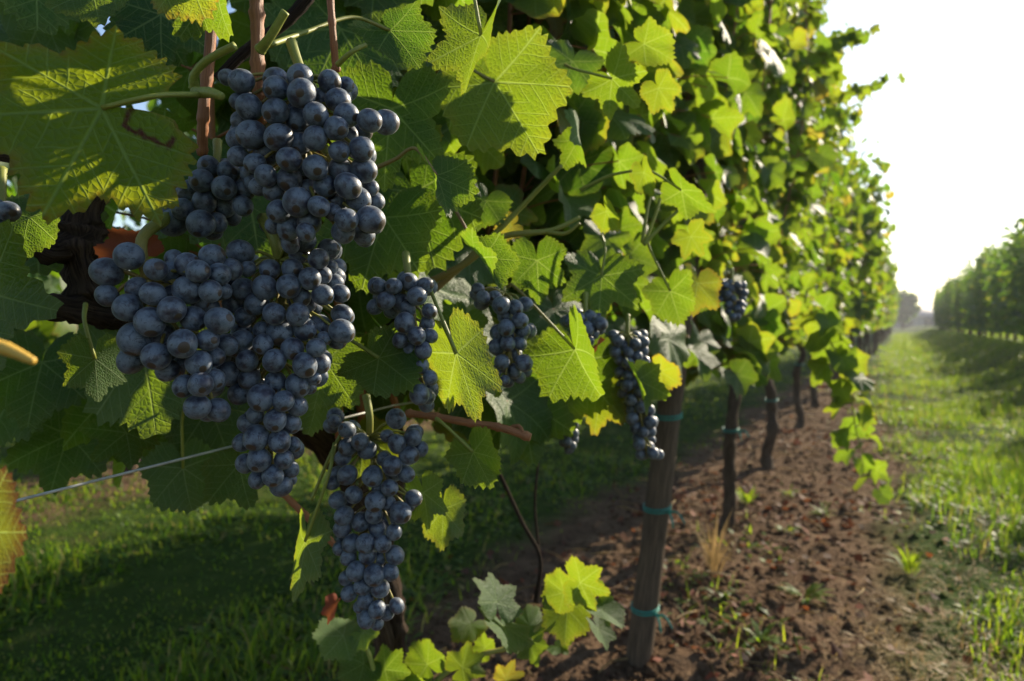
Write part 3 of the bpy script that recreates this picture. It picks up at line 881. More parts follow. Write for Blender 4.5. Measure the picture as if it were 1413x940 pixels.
HL = [
 # upper left
 (1, (149,138), (-86,150), .36, .33, 0, .05, .25, 0.0, .06, .71, 1, False, [(215, 132, .365), (285, 131, .40)], 'large yellow green leaf with a brown cracked scar', [(190,143),(184,150),(178,154),(175,165),(171,172),(178,178),(188,184),(193,181),(200,190),(212,192),(219,199),(230,201),(239,192),(233,203)], 260, 44),
 (1, (118,-55), (140,55), .40, .36, 10, .15, .5, .3, .06, .5, 2, False, None, None, None),
 (1, (45,-60), (52,42), .46, .44, -15, .1, .5, .2, .06, .25, 3, False, None, None, None),
 (1, (225,-30), (232,120), .54, .53, 15, .1, .4, .1, .05, .05, 4, False, None, None, None),
 (1, (262,-40), (283,26), .37, .36, 30, .2, .6, .5, .06, .75, 5, False, None, None, None),
 (1, (300,-30), (318,50), .40, .39, 62, .3, .5, .4, .06, .35, 6, False, None, None, None),
 (0, (10,30), (60,110), .75, .72, -20, .1, .4, 0, .05, .3, 7, False, None, None, None),
 # left middle
 (1, (-38,395), (92,430), .40, .37, 12, .10, .3, .2, .05, .42, 8, False, None, 'large shaded lobed leaf at the left edge', None),
 (1, (40,300), (30,360), .46, .45, 30, .1, .4, .2, .05, .3, 9, False, None, None, None),
 (1, (117,460), (126,575), .50, .49, -8, .10, .3, .1, .05, .55, 10, True, [(117, 445, .50), (118, 420, .52)], None, None),
 (1, (195,480), (215,600), .58, .56, 20, .1, .4, .2, .05, .45, 12, True, None, None, None),
 (1, (170,590), (110,640), .66, .62, 10, .1, .5, .1, .05, .35, 13, False, None, None, None),
 (1, (235,590), (262,715), .64, .60, -15, .12, .4, .2, .05, .35, 14, True, [(255, 560, .63), (300, 540, .62)], None, None),
 (1, (330,640), (345,700), .62, .60, 20, .15, .5, .3, .05, .4, 15, False, None, None, None),
 (1, (-70,735), (44,735), .27, .255, 8, .06, .3, .15, .05, .55, 16, False, None, 'leaf with a reddened margin poking in from the left edge', 'rim'),
 (1, (-12,650), (14,676), .30, .29, 40, .1, .4, .2, .05, .8, 17, False, None, None, None),
 (1, (55,290), (150,345), .60, .60, 0, .1, .5, .1, .05, .25, 18, False, None, None, None),
 (1, (58,500), (38,590), .66, .63, 10, .12, .4, .2, .05, .3, 101, False, None, None, None),
 (1, (20,540), (-20,620), .72, .70, 20, .12, .5, .2, .05, .35, 102, False, None, None, None),
 (1, (150,545), (175,640), .70, .68, -20, .12, .4, .2, .05, .25, 103, False, None, None, None),
 (1, (290,560), (320,640), .70, .67, 15, .12, .4, .2, .05, .3, 104, False, None, None, None),
 (1, (95,600), (70,680), .75, .72, 15, .12, .5, .2, .05, .25, 105, False, None, None, None),
 (1, (525,-100), (512,30), .66, .63, 0, .1, .4, .1, .05, .15, 106, False, None, None, None),  # unseen leaf above the frame, added to shade the upper left leaves
 (1, (440,-110), (450,-10), .60, .58, 0, .1, .4, .1, .05, .15, 107, False, None, None, None),  # second leaf out of view, added for the same shading
 # behind the upper bunch
 (1, (215,25), (190,105), .58, .58, 0, .1, .4, .1, .05, .12, 19, False, None, None, None),
 (1, (470,40), (420,150), .62, .6, 0, .1, .4, .1, .05, .15, 20, False, None, None, None),
 (1, (340,250), (360,370), .60, .58, 0, .1, .4, .1, .05, .15, 21, False, None, None, None),
 (1, (540,150), (530,265), .55, .55, 20, .1, .4, .2, .05, .25, 22, False, None, None, None),
 (1, (570,265), (600,370), .62, .60, -10, .1, .4, .2, .05, .2, 23, False, None, None, None),
 (1, (530,300), (500,400), .58, .57, 15, .1, .4, .2, .05, .3, 24, False, None, None, None),
 # upper middle
 (1, (501,20), (572,112), .52, .50, -28, .16, .3, .2, .04, .12, 25, False, [(485, 24, .50), (420, 45, .46), (372, 62, .42)], 'dark bluish shaded leaf above the upper bunch', None),
 (2, (655,-30), (601,148), .52, .48, 48, .35, .25, .35, .05, .55, 26, False, [(640, -60, .53), (600, -80, .54)], 'leaf folded along its midrib, half sunlit', None),
 (2, (648,92), (730,229), .60, .56, -8, .12, .30, .08, .04, .55, 27, False, [(625, 85, .62), (600, 100, .64)], 'large bright backlit leaf crossed by a shadow', None),
 (2, (592,186), (630,313), .52, .49, -48, .38, .35, .5, .05, .20, 29, False, [(573, 205, .525), (545, 220, .53), (518, 232, .53)], 'folded leaf with a silvery glossy face', None),
 (2, (578,162), (590,220), .56, .54, -10, .2, .4, .3, .05, .7, 30, False, None, None, None),
 (2, (806,104), (868,172), .72, .68, 10, .12, .35, .15, .05, .5, 31, False, [(795, 96, .73), (780, 90, .75)], None, None),
 (2, (835,40), (915,85), .76, .72, -15, .12, .4, .2, .05, .55, 32, False, None, None, None),
 (2, (890,105), (925,160), .75, .73, 10, .1, .4, .1, .05, .65, 33, False, None, None, None),
 (2, (800,60), (770,150), .80, .78, 0, .1, .4, .1, .05, .12, 34, False, None, None, None),
 (2, (770,150), (790,235), .70, .66, 65, .4, .4, .9, .06, .4, 35, False, None, None, None),
 (2, (640,300), (706,408), .56, .53, -58, .50, .3, .8, .05, .25, 36, False, [(628, 290, .57), (610, 280, .58)], 'narrow folded leaf showing its pale edge', None),
 (2, (735,335), (740,420), .70, .70, 0, .1, .4, .1, .05, .22, 37, False, None, None, None),
 (2, (668,255), (640,330), .68, .66, 0, .1, .4, .1, .05, .2, 38, False, None, None, None),
 (2, (735,408), (812,548), .62, .58, 35, .62, .35, .2, .05, .38, 39, False, [(715, 400, .63), (700, 395, .65)], 'bright leaf folded in two over the medium bunch', None),
 (2, (838,362), (832,442), .74, .72, -10, .12, .4, .2, .05, .30, 40, False, [(835, 345, .75), (830, 325, .76)], 'shaded deeply lobed leaf with lit upper lobes', None),
 (2, (905,370), (930,452), .80, .77, 10, .12, .4, .2, .05, .35, 41, False, [(900, 350, .8), (892, 330, .8)], None, None),
 (2, (960,385), (950,440), .86, .85, -20, .1, .4, .2, .05, .85, 42, False, None, None, None),
 (2, (880,490), (935,525), .80, .78, 20, .15, .4, .3, .05, .85, 43, False, None, None, None),
 (2, (890,500), (908,578), .78, .76, -55, .4, .4, .6, .05, .3, 44, False, None, None, None),
 (2, (870,225), (890,275), .74, .73, 30, .15, .4, .3, .05, .6, 45, False, None, None, None),
 (2, (925,250), (990,290), .76, .74, 25, .2, .5, .3, .05, .4, 46, False, [(905, 240, .77), (890, 236, .78)], None, None),
 (2, (820,275), (850,320), .72, .71, 40, .2, .4, .4, .05, .6, 47, False, None, None, None),
 (2, (760,300), (700,330), .72, .72, 10, .1, .4, .1, .05, .96, 48, False, None, 'small leaf turned orange and yellow', None),
 (2, (930,310), (960,360), .82, .80, 10, .1, .4, .2, .05, .65, 49, False, None, None, None),
 # lower middle
 (1, (490,468), (576,535), .50, .47, -15, .14, .30, .15, .05, .36, 50, False, [(470, 462, .505), (452, 470, .52)], 'green shaded leaf right of the central bunch', None),
 (1, (604,428), (655,590), .50, .47, 10, .12, .30, .12, .05, .62, 51, True, [(598, 410, .51), (590, 385, .53)], 'tall lobed backlit leaf below the folded silvery leaf', None),
 (1, (619,592), (662,676), .54, .52, 12, .16, .35, .2, .05, .42, 52, False, [(612, 585, .545), (602, 578, .55)], 'leaf half in sun just under the broken cane', None),
 (1, (585,640), (597,733), .57, .55, 20, .14, .35, .2, .05, .48, 53, True, None, None, None),
 (1, (612,675), (610,760), .62, .60, 10, .12, .4, .2, .05, .62, 54, True, None, None, None),
 (1, (455,700), (432,824), .54, .52, 48, .14, .30, .25, .05, .60, 55, True, [(452, 660, .53), (462, 612, .545)], 'dull yellow green leaf hanging left of the lowest bunch', None),
 (1, (450,500), (490,560), .58, .57, 0, .1, .4, .1, .05, .5, 56, True, None, None, None),
 (1, (440,545), (425,600), .60, .60, 30, .1, .4, .1, .05, .55, 57, True, None, None, None),
 (1, (660,490), (690,560), .66, .64, -10, .1, .4, .1, .05, .4, 58, False, None, None, None),
 (1, (650,420), (620,500), .64, .63, 10, .1, .4, .1, .05, .4, 59, False, None, None, None),
 (2, (720,550), (735,640), .80, .78, 0, .1, .4, .1, .05, .25, 60, False, None, None, None),
 (2, (790,500), (780,590), .86, .85, 0, .1, .4, .1, .05, .3, 61, False, None, None, None),
 (2, (830,540), (820,600), .86, .85, 10, .1, .4, .1, .05, .75, 62, False, None, None, None),
 # sprouting shoot at the bottom
 (1, (692,835), (705,895), .80, .74, -45, .14, .4, .1, .05, .35, 70, False, None, None, None),
 (1, (690,845), (680,802), .80, .83, 45, .14, .4, .1, .05, .30, 71, False, None, 'pale matte leaf of the low shoot, standing upright', None),
 (1, (665,850), (640,875), .87, .85, 20, .14, .4, .2, .05, .7, 72, False, None, None, None),
 (1, (720,865), (735,912), .85, .82, 0, .14, .4, .2, .05, .5, 73, False, None, None, None),
 (1, (778,832), (775,874), .84, .82, 5, .14, .4, .1, .05, .62, 74, False, None, None, None),
 (1, (785,825), (762,806), .84, .86, -20, .14, .4, .1, .05, .6, 75, False, None, None, None),
 (1, (800,808), (842,822), .79, .77, 20, .14, .4, .1, .05, .6, 76, False, None, None, None),
 (1, (808,830), (850,865), .78, .76, -50, .2, .4, .2, .05, .3, 77, False, None, None, None),
 (1, (820,850), (838,893), .78, .76, -50, .2, .4, .3, .05, .3, 78, False, None, None, None),
 (1, (608,935), (582,895), .82, .84, -20, .14, .4, .1, .05, .5, 79, False, None, None, None),
 (1, (612,935), (660,905), .82, .84, 0, .14, .4, .1, .05, .6, 80, False, None, None, None),
 (1, (515,925), (480,945), .80, .78, 10, .14, .4, .1, .05, .35, 81, False, None, None, None),
 (1, (515,920), (555,925), .80, .78, -10, .14, .4, .1, .05, .4, 82, False, None, None, None),
 (1, (490,885), (445,885), .80, .78, 25, .2, .4, .3, .05, .55, 83, True, None, None, None),
 (1, (495,880), (518,885), .80, .78, -25, .2, .4, .3, .05, .5, 84, True, None, None, None),
 (1, (690,935), (720,925), .84, .84, -25, .2, .4, .3, .05, .97, 85, False, None, 'small orange tinged leaf at the bottom of the low shoot', None),
 (1, (735,868), (765,892), .84, .80, -30, .14, .4, .1, .05, .45, 87, False, None, None, None),
 (1, (740,862), (752,838), .85, .87, 20, .14, .4, .1, .05, .6, 88, False, None, None, None),
 (1, (668,858), (650,838), .86, .88, -20, .14, .4, .1, .05, .55, 89, False, None, None, None),
 (1, (815,812), (800,792), .80, .81, 10, .14, .4, .1, .05, .5, 93, False, None, None, None),
 (1, (560,960), (530,925), .80, .82, -20, .2, .4, .3, .05, .45, 86, False, None, None, None),
]
for h in HL:
    v, o, t, Z0, Z1, roll, fold, bend, curl, wave, rnd, sd, un, stalk, lab, scar = h[:16]
    nb, nr = (h[16], h[17]) if len(h) > 16 else (132, 14)
    hero(v, o, t, Z0, Z1, roll, fold, bend, curl, wave, rnd, sd, un, stalk, lab, scar, nb, nr)

# canes and cut stubs near the camera
def cane(vine, pts, rads, mat='cane', name='cane', label=None, knots=.12, seg=10):
    if mat == 'cane' and len(pts) > 2:
        f_ = np.linspace(0, 1, 60); rads = np.interp(f_, np.linspace(0, 1, len(rads)), rads) * (1 + .38 * np.exp(-(((f_ * 4.3 + .37) % 1 - .5) / .06) ** 2))
    g = Geo(); tube(g, [P(*p) for p in pts], rads, seg, 14, knots, random.Random(int(pts[0][0]) + 7), gnarl=.03)
    o = g.obj(name, MAT[mat], vines[vine])
    if label: o['label'] = label
    return o
cane(1, [(296,-60,.44),(290,60,.44),(281,150,.44),(279,215,.45)], [.0034,.0033,.0034,.0030], label='reddish vertical cane left of the upper bunch')
cane(1, [(352,-60,.425),(355,40,.425),(357,140,.43),(365,260,.47)], [.0040,.0040,.0038,.0035], label='thick reddish cane behind the upper bunch')
cane(1, [(452,-60,.47),(458,30,.47),(464,100,.48)], [.0026,.0024,.0026])
cane(1, [(470,-70,.5),(410,15,.5),(340,70,.5),(300,110,.5)], [.0045,.0045,.004,.004], 'bark')
cane(1, [(268,122,.405),(268,104,.40),(285,84,.395),(324,63,.39)], [.0030,.0024,.0022,.0022], 'petiole', 'cut_stub', 'pale green cut shoot curving up')
cane(1, [(358,70,.405),(372,52,.40),(394,16,.395)], [.0034,.0026,.0024], 'petiole', 'cut_stub')
cane(1, [(270,128,.40),(290,128,.39),(306,133,.385)], [.0032,.0030,.0022], 'petiole', 'cut_stub')
cane(1, [(-30,472,.22),(10,482,.22),(47,499,.22)], [.0026,.0022,.0012], 'yellow', 'cut_stub', 'yellowish cut stalk close up at the left edge')
cane(1, [(465,90,.47),(485,72,.465),(505,62,.47)], [.0018,.0016,.0015], 'petiole', 'tendril')
cane(1, [(560,570,.58),(600,575,.575),(650,584,.57),(690,590,.565),(732,604,.56)], [.0030,.0032,.0030,.0032,.0034], label='brown broken cane pointing right below the lit leaf')
cane(1, [(700,592,.57),(715,588,.565),(722,597,.56)], [.0018,.0016,.0014], name='twig')
cane(1, [(430,690,.55),(455,630,.55),(475,590,.555)], [.0014,.0014,.0014], 'petiole', 'tendril')
cane(1, [(470,760,.62),(420,710,.62),(390,680,.62)], [.003,.003,.0028])
cane(2, [(600,400,.68),(660,345,.68),(720,285,.68),(775,228,.67)], [.0034,.0032,.0026,.0020], 'petiole', 'shoot', 'pale green shoot rising to the right')
cane(2, [(580,395,.66),(640,365,.66),(690,328,.655),(760,318,.65),(800,300,.65)], [.0034,.0034,.0030,.0026,.0018], 'petiole', 'shoot')
cane(2, [(755,320,.65),(780,322,.645),(800,308,.64)], [.0020,.0018,.0014], 'petiole', 'tendril')
cane(2, [(886,335,.80),(893,290,.80),(900,262,.80)], [.0022,.0018,.0016], 'petiole', 'shoot')
cane(2, [(890,335,.80),(903,300,.80),(912,270,.80)], [.0022,.0018,.0016], 'petiole', 'shoot')
cane(2, [(888,338,.79),(920,305,.79),(945,283,.79)], [.0024,.0020,.0016], 'petiole', 'shoot')
cane(2, [(800,262,.74),(840,243,.73),(872,236,.72)], [.0018,.0016,.0014], 'petiole', 'tendril')
cane(1, [(690,655,1.0),(720,720,1.0),(745,770,1.0),(740,830,1.02)], [.003,.003,.003,.004], 'bark')
cane(1, [(742,640,1.05),(738,700,1.05),(745,770,1.05)], [.002,.002,.002], 'bark')
cane(1, [(560,1010,.84),(605,938,.83),(660,905,.84),(712,890,.85),(760,850,.85),(800,820,.86)], [.004,.0035,.003,.003,.0025,.002], 'petiole', 'shoot', 'low green shoot creeping to the right')
cane(1, [(520,1010,.8),(515,925,.8),(500,880,.8)], [.003,.0028,.002], 'petiole', 'shoot')
# old wood of the nearest vine
g = Geo(); rw = random.Random(9)
tube(g, [P(545,900,.92), P(535,800,.9), P(470,640,.8), P(330,520,.68), P(200,450,.60), P(120,430,.56), P(40,420,.52)], [.014,.014,.013,.012,.011,.010,.009], 14, 9, .6, rw, gnarl=.22)
tube(g, [P(150,440,.58), P(118,380,.56), P(112,310,.56), P(128,250,.56), P(140,200,.57)], [.011,.013,.013,.010,.007], 14, 9, .7, rw, gnarl=.34)
tube(g, [P(115,330,.56), P(75,345,.54), P(40,338,.53), P(10,360,.53)], [.014,.011,.008,.005], 10, 6, .4, rw, gnarl=.25)
g.obj('old_arm', MAT['bark'], vines[1])
# a dry leaf caught in the old wood and dry bits
for (o, t, Z0, Z1, rl, sd) in (((190,352),(130,345),.50,.49,30,90), ((462,835),(452,862),.66,.65,40,91), ((812,485),(800,520),.80,.79,30,92)):
    ob = hero(1, o, t, Z0, Z1, rl, .3, .6, .9, .09, 1.0, sd, nb=96, nr=8, name='dry_leaf')
    ob.data.materials.clear(); ob.data.materials.append(MAT['dead'])

# hanging shoot and the long shoots standing out of the row
def leafy_shoot(vine, pts, n, size, seed, level='mid', rn=(.3, .75), name='hanging_shoot', label=None, wide=1.0):
    rng = random.Random(seed); g = Geo(); W = [P(*p) for p in pts]; c = catmull(W, 8)
    tube(g, W, [.0034, .0018], 6, 8)
    o = g.obj(name, MAT['petiole'], vines[vine])
    if label: o['label'] = label
    S = shapes(level)
    for k in range(n):
        f = (k + .5) / n; p = c[int(f * (len(c) - 1))]
        a = k * 2.4 + rng.random(); out = np.array([math.cos(a), math.sin(a), .2])
        q = p + out * rng.uniform(.02, .05) * wide
        L = Geo(); tube(L, [p, q], [.0012, .0012], 4, 2)
        place_leaf(L, q, out * .5 + np.array([0, 0, -.8]) + np.array([rng.gauss(0, .3), rng.gauss(0, .3), 0]), out * .8 + np.array([0, 0, .5]), rng.uniform(*size) * (1 - .45 * f), S[rng.randrange(len(S))], rng.uniform(*rn))
        L.obj('leaf', MAT['leaf'], o)
leafy_shoot(3, [(1120,430,2.05),(1150,480,2.0),(1172,540,1.98),(1185,610,1.96),(1215,690,1.95)], 24, (.06, .085), 61, label='leafy shoot hanging down to knee height into the aisle')
leafy_shoot(4, [(1120,90,3.0),(1160,60,2.9),(1200,45,2.85)], 16, (.055, .08), 62, name='leaning_shoot')
leafy_shoot(4, [(1120,150,3.1),(1180,125,3.0),(1238,108,2.95)], 14, (.04, .06), 63, name='leaning_shoot')
leafy_shoot(5, [(1150,200,4.3),(1185,150,4.2),(1200,120,4.2)], 8, (.05, .07), 64, name='leaning_shoot')
leafy_shoot(5, [(1175,330,5.0),(1215,310,4.9),(1232,318,4.9)], 7, (.05, .07), 65, name='leaning_shoot')

# ------------------------------------------------------------------ ground cover
def blades(name, n, region, seed, hgt, wid, mat, cover, label=None, broad=.35, tmin=.7, tmax=60., pw=1.25, rn=(.1, .85)):
    rg = np.random.RandomState(seed)
    u = rg.rand(n); e = 1 - pw
    t = (tmin ** e + u * (tmax ** e - tmin ** e)) ** (1 / e)
    if region[0] > -1: lo, hi = np.full(n, region[0]), np.minimum(region[1], .30 * t + .7)
    else: lo, hi = np.maximum(region[0], -2.7 * t - .6), np.full(n, region[1])
    x = lo + (hi - lo) * rg.rand(n)
    y = t + region[2]
    keep = cover(x, y, rg)
    x, y, t = x[keep], y[keep], t[keep]; n = len(x)
    z = ground_z(x, y)
    sc = np.clip(t / 5.0, 1, 5) ** .8
    h = hgt * (.45 + .9 * rg.rand(n)) * np.clip(.85 + 1.1 * vnoise(x, y, seed + 1, 3, 5.5), .4, 1.7) * np.clip(t / 14, 1, 1.5)
    w = wid * (.6 + .8 * rg.rand(n)) * sc
    az = rg.rand(n) * 6.283; ln = (.15 + .75 * rg.rand(n)) * (3.5 if mat == 'straw' else 1)
    br = rg.rand(n) < broad
    h = np.where(br, h * .55, h); w = np.where(br, w * 3.2, w); ln = np.where(br, 1.0 + .9 * rg.rand(n), ln)
    dx, dy = np.cos(az), np.sin(az); sx, sy = -dy, dx
    B = np.stack([x, y, z - .005], 1); S = np.stack([sx, sy, 0 * sx], 1)
    D = np.stack([dx * ln, dy * ln, np.ones(n)], 1); D /= np.linalg.norm(D, axis=1)[:, None]
    m = B + D * (h * .55)[:, None]
    D2 = D + np.stack([dx * .6, dy * .6, -.35 * np.ones(n)], 1) * ln[:, None] * .7
    tip = m + D2 * (h * .5)[:, None]
    wb = np.where(br, w * .3, w)[:, None] * .5; wm = np.where(br, w, w * .8)[:, None] * .5
    V = np.stack([B - S * wb, B + S * wb, m + S * wm, m - S * wm, tip], 1).reshape(-1, 3)
    b = np.arange(n) * 5
    q = np.stack([b, b + 1, b + 2, b + 3], 1); tr = np.stack([b + 3, b + 2, b + 4], 1)
    r = np.clip(rn[0] + (rn[1] - rn[0]) * rg.rand(n) + .12 * vnoise(x, y, 9, 2, 1.5), 0, 1)
    dry = rg.rand(n) < .06; r = np.where(dry, .97, r)
    me = build_mesh(name, V, q, tr, {'rnd': ('FLOAT', np.repeat(r, 5))}, False); me.materials.append(MAT[mat])
    o = link(name, me); tag(o, label, name.replace('_', ' '), None, 'stuff')
    return o

def cov_aisle(x, y, rg):
    edge = .08 - .55 * np.clip((y - 2.8) / 4.5, 0, 1) + .26 * vnoise(x, y, 21, 4, 1.9)
    d = (x - edge)
    p = np.clip(d / .32, 0, 1) * np.clip(.78 + 1.0 * vnoise(x, y, 22, 4, 2.6), 0, 1)
    p = p + .40 * np.clip((d - .35) / .4, 0, 1)
    p = np.where((x > 2.15) & (x < 2.9), p * .15, p)
    return rg.rand(len(x)) < p
def cov_left(x, y, rg):
    edge = -1.02 + .15 * vnoise(x, y, 23, 3, 1.6)
    p = np.clip((edge - x) / .3, 0, 1) * (.6 + .55 * vnoise(x, y, 24, 3, 1.8))
    p = np.where((x > -3.95) & (x < -2.85 + .2 * vnoise(x, y, 29, 2, 1.7)), p * .6, p)
    return rg.rand(len(x)) < p
blades('grass', 380000, (-.75, 4.6, 0), 1, .066, .0044, 'grass', cov_aisle, 'sunny green grass and weeds of the aisle on the right', .42)
blades('grass', 170000, (-6.0, -.85, .1), 2, .050, .0050, 'grass', cov_left, 'shaded green grass between the rows behind the bunches', .6, tmin=.3, tmax=30)
def cov_strip(x, y, rg):
    d = np.abs(x - .16 - .2 * vnoise(x, y, 27, 3, 2.0))
    return rg.rand(len(x)) < np.clip(1 - d / .38, 0, 1) * .8
def cov_weeds(x, y, rg):
    return rg.rand(len(x)) < np.clip(vnoise(x, y, 41, 3, 4.2) * 2.4 - .75, 0, 1)
blades('ground_weeds', 15000, (-.95, .3, 0), 6, .035, .0045, 'grass', cov_weeds, 'scattered low weeds sprouting from the bare soil', .8, tmax=14)
blades('dry_grass', 65000, (-.5, .9, 0), 3, .045, .0024, 'straw', cov_strip, 'thin dry grass along the edge of the bare soil', .1, tmax=25)

def litter(name, n, seed, size, mat, label, thin=True):
    rg = np.random.RandomState(seed); g_v = []; q = []; rr = []
    e = -.35
    t = (.8 ** e + rg.rand(n) * (14. ** e - .8 ** e)) ** (1 / e)
    x = -.5 + rg.randn(n) * .34
    kp = rg.rand(n) < np.clip(.5 + 1.2 * vnoise(x, t, 31, 3, 2.5), .05, 1); x, t = x[kp], t[kp]; n = len(x); z = ground_z(x, t)
    for k in range(n):
        s = size * (.4 + 1.0 * rg.rand()) * (1 if t[k] < 6 else 1.4)
        a = rg.rand() * 6.28; ti = rg.randn(2) * .45
        ux = np.array([math.cos(a), math.sin(a), ti[0]]); uy = np.array([-math.sin(a), math.cos(a), ti[1]])
        c = np.array([x[k], t[k], z[k] + .35 * s + .002])
        el = .55 + .45 * rg.rand()
        pts = [c - ux * s + uy * .1 * s, c - uy * s * el + np.array([0, 0, s * .25 * rg.randn()]), c + ux * s * .9, c + uy * s * el + np.array([0, 0, s * .3 * rg.randn()])]
        g_v += pts; b = 4 * k; q.append((b, b + 1, b + 2)); q.append((b, b + 2, b + 3)); rr += [rg.rand()] * 4
    me = build_mesh(name, np.array(g_v), None, q, {'rnd': ('FLOAT', np.array(rr))}, False); me.materials.append(MAT[mat])
    tag(link(name, me), label, name.replace('_', ' '), None, 'stuff')
litter('dead_leaves', 5500, 5, .0135, 'dead', 'dry reddish brown leaves and scraps scattered on the bare soil')

# clods and pebbles on the soil
rgc = np.random.RandomState(8); V, T = [], []
ico = np.array([[1,0,0],[-1,0,0],[0,1,0],[0,-1,0],[0,0,1],[0,0,-1]], float)
icf = [(0,2,4),(2,1,4),(1,3,4),(3,0,4),(2,0,5),(1,2,5),(3,1,5),(0,3,5)]
nC = 16000; tcl = (.9 ** -.4 + rgc.rand(nC) * (16. ** -.4 - .9 ** -.4)) ** (1 / -.4); xcl = -.5 + rgc.randn(nC) * .36; zcl = ground_z(xcl, tcl)
for k in range(nC):
    s = .003 + .016 * rgc.rand() ** 5
    V.append(ico * (s * (.6 + .8 * rgc.rand(6, 3))) + [xcl[k], tcl[k], zcl[k]]); T += [tuple(6 * k + i for i in f) for f in icf]
me = build_mesh('soil_clods', np.concatenate(V), None, T, None, False); me.materials.append(MAT['ground'])
tag(link('soil_clods', me), 'small clods of brown soil under the near row', 'soil clods', None, 'stuff')

g = Geo(); rt = random.Random(77)
for k in range(420):
    y = .9 + 8 * rt.random() ** 1.8; x = -.5 + rt.gauss(0, .36); a = rt.uniform(0, 6.28); L = rt.uniform(.03, .13)
    z = float(ground_z(np.array(x), np.array(y))) + rt.uniform(.003, .012)
    d = np.array([math.cos(a), math.sin(a), rt.gauss(0, .15)]) * L
    c = np.array([x, y, z]); tube(g, [c - d * .5, c + np.array([rt.gauss(0, .006), rt.gauss(0, .006), .004]), c + d * .5], rt.uniform(.001, .003), 4, 2, rn=rt.random())
tag(g.obj('twigs', MAT['straw']), 'dry twigs and pruned bits lying on the bare soil', 'twigs', None, 'stuff')

# single weeds and a dry tuft on the soil
def weed(px, py, Y_h, n, seed, label, mat='grass', cat='weed', w=.012, up=.5, name='weed'):
    Z = CAMH * F / (py - HOR) ; p = P(px, py, Z); p[2] = float(ground_z(np.array(p[0]), np.array(p[1])))
    e = empty(name, p, label, cat, 'weeds on the bare soil' if mat == 'grass' else None)
    rng = random.Random(seed); g = Geo()
    for k in range(n):
        a = rng.uniform(0, 6.28); d = np.array([math.cos(a), math.sin(a), 0]); s = np.array([-d[1], d[0], 0])
        L = Y_h * rng.uniform(.5, 1.1); el = rng.uniform(up * .4, up * 1.8)
        dd = nrm(d + np.array([0, 0, el])); b = p + d * rng.uniform(0, .02) + np.array([0, 0, rng.uniform(0, .3) * Y_h])
        m = b + dd * L * .55; t = m + nrm(dd + np.array([0, 0, -.5])) * L * .5; ww = w * rng.uniform(.6, 1.2)
        v = [b - s * ww * .15, b + s * ww * .15, m + s * ww * .5, m - s * ww * .5, t]
        g.add(v, [(0, 1, 2, 3)], [(3, 2, 4)], None, rng.uniform(.45, .85))
    g.obj('leaves', MAT[mat], e, False)
weed(1110, 835, .07, 26, 1, 'bright green weed alone on the bare soil near the bottom', w=.016)
weed(1050, 893, .055, 18, 2, 'small weed on bare soil, right of the post foot', w=.014)
weed(1085, 742, .05, 16, 3, 'small pale weed on soil between post and grass', w=.014)
weed(1138, 716, .07, 18, 4, 'low weed on the soil below the hanging shoot', w=.013)
weed(1030, 705, .09, 26, 5, 'spindly weed growing just past the crooked trunk', w=.012, up=1.2)
weed(1090, 690, .06, 16, 6, 'little weed right of the spindly weed by the trunk', w=.013)
weed(985, 812, .17, 70, 7, 'tuft of dry straw coloured grass in front of the crooked trunk', 'straw', 'dry grass tuft', .004, 2.2, 'dry_grass_tuft')
weed(1255, 790, .09, 46, 8, 'tall bright grass clump at the soil edge', w=.008, up=1.6, name='grass_clump', cat='grass clump')

# ------------------------------------------------------------------ far end: barn and tree
def far_at(px, py, Z): return P(px, py, Z)
bl = empty('farm_building', (*far_at(1272, 458, 118)[:2], 0), 'low grey farm building with a long pale roof at the end of the aisle', 'building')
c0 = np.array(bl.location); ux = RGT; uy = nrm(np.cross([0, 0, 1], RGT))
def box(g, c, hx, hy, z0, z1):
    v = [c + ux * a * hx + uy * b * hy + np.array([0, 0, z]) for z in (z0, z1) for a, b in ((-1, -1), (1, -1), (1, 1), (-1, 1))]
    g.add(v, [(0, 1, 5, 4), (1, 2, 6, 5), (2, 3, 7, 6), (3, 0, 4, 7), (4, 5, 6, 7), (3, 2, 1, 0)])
MAT['wall'] = simple_noise_mat('grey render wall', (.16, .18, .19), (.24, .25, .25), .4, .9, .1)
MAT['roof'] = simple_noise_mat('pale roof sheets', (.26, .22, .22), (.36, .31, .30), .5, .7, .1)
MAT['dark'] = simple_noise_mat('dark doorway', (.03, .035, .04), (.05, .05, .05), 1, .8, .1)
g = Geo(); box(g, c0, 9, 4, -.3, 1.9); g.obj('wall', MAT['wall'], bl, False)
g = Geo()
rv = [c0 + ux * a * 9.6 + uy * b * 4.8 + np.array([0, 0, z]) for a in (-1, 1) for b, z in ((-1, 1.85), (0, 3.3), (1, 1.85))]
rv += [p + np.array([0, 0, .14]) for p in rv]
g.add(rv, [(0, 3, 4, 1), (1, 4, 5, 2), (6, 7, 10, 9), (7, 8, 11, 10), (0, 6, 9, 3), (2, 5, 11, 8), (0, 1, 7, 6), (1, 2, 8, 7), (3, 9, 10, 4), (4, 10, 11, 5)])
g.obj('roof', MAT['roof'], bl, False)
for a in (-5, -1, 4):
    g = Geo(); box(g, c0 + ux * a - uy * 4.02, 1.1, .03, 0, 1.5); g.obj('door', MAT['dark'], bl, False)

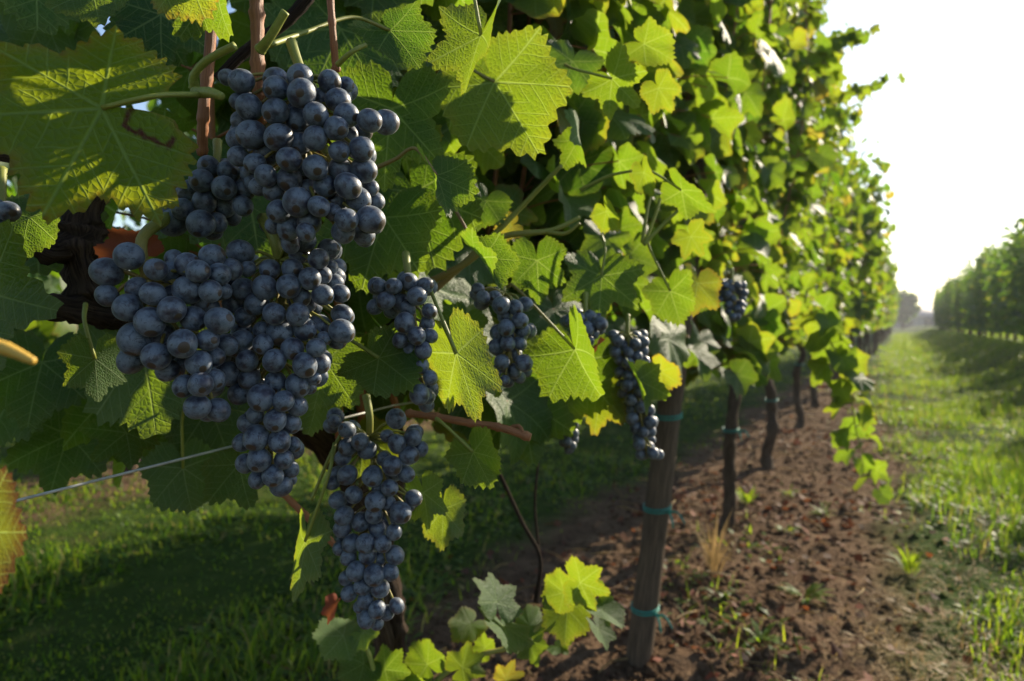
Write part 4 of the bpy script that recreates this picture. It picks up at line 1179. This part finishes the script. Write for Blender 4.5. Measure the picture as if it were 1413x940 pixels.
def far_tree(px, Z, h, r, seed, label):
    b = far_at(px, 458, Z); b[2] = 0
    e = empty('broadleaf_tree', b, label, 'tree', 'trees at the end of the aisle'); rng = random.Random(seed)
    g = Geo(); tube(g, [b, b + [0, 0, h * .3], b + [.1, 0, h * .75]], [.25, .2, .08], 8, 4)
    for k in range(6):
        a = rng.uniform(0, 6.28); tube(g, [b + [0, 0, h * rng.uniform(.3, .5)], b + [math.cos(a) * r * .7, math.sin(a) * r * .7, h * rng.uniform(.6, .85)]], [.1, .04], 6, 3)
    g.obj('trunk', MAT['trunk'], e)
    cl = []
    for k in range(26):
        a = rng.uniform(0, 6.28); q = rng.uniform(.1, 1) ** .5; z = rng.uniform(-1, 1)
        cl.append((b + np.array([math.cos(a) * r * q * math.sqrt(1 - z * z * .8), math.sin(a) * r * q * math.sqrt(1 - z * z * .8), h * .64 + z * h * .33]), rng.uniform(.2, .4) * r))
    g = Geo(); S = shapes('far')
    for c, cr in cl:
        for _ in range(95):
            d = nrm([rng.gauss(0, 1), rng.gauss(0, 1), rng.gauss(0, 1)]); o = c + d * cr * rng.uniform(.5, 1.05)
            place_leaf(g, o, nrm(d + np.array([0, 0, -.6])), nrm(d + np.array([rng.gauss(0, .5), rng.gauss(0, .5), .6])), rng.uniform(.16, .32), S[rng.randrange(8)], rng.uniform(.0, .45))
    g.obj('crown', MAT['leaf_far'], e)
far_tree(1246, 96, 5.0, 2.1, 1, 'round tree partly behind the end of the near row')
far_tree(1225, 125, 7.0, 3.2, 2, 'taller tree just left of the barn, behind the row end')
far_tree(1330, 130, 5.5, 4, 3, 'low tree behind the right row end')

# ------------------------------------------------------------------ air
hz = bpy.data.materials.new('haze'); hz.use_nodes = True
t_ = hz.node_tree; t_.nodes.clear()
o_ = t_.nodes.new('ShaderNodeOutputMaterial'); v_ = t_.nodes.new('ShaderNodeVolumePrincipled')
v_.inputs['Color'].default_value = (.93, .96, 1.0, 1); v_.inputs['Density'].default_value = .0013; v_.inputs['Anisotropy'].default_value = .25
t_.links.new(v_.outputs[0], o_.inputs['Volume'])
B = 1510.0
hv = [(x, y, z) for z in (-1.6, 14.0) for x, y in ((-B, -B), (B, -B), (B, B), (-B, B))]
hm = build_mesh('haze', hv, [(0, 3, 2, 1), (4, 5, 6, 7), (0, 1, 5, 4), (1, 2, 6, 5), (2, 3, 7, 6), (3, 0, 4, 7)], None, None, False)
hm.materials.append(hz)
tag(link('haze', hm), kind='stuff')
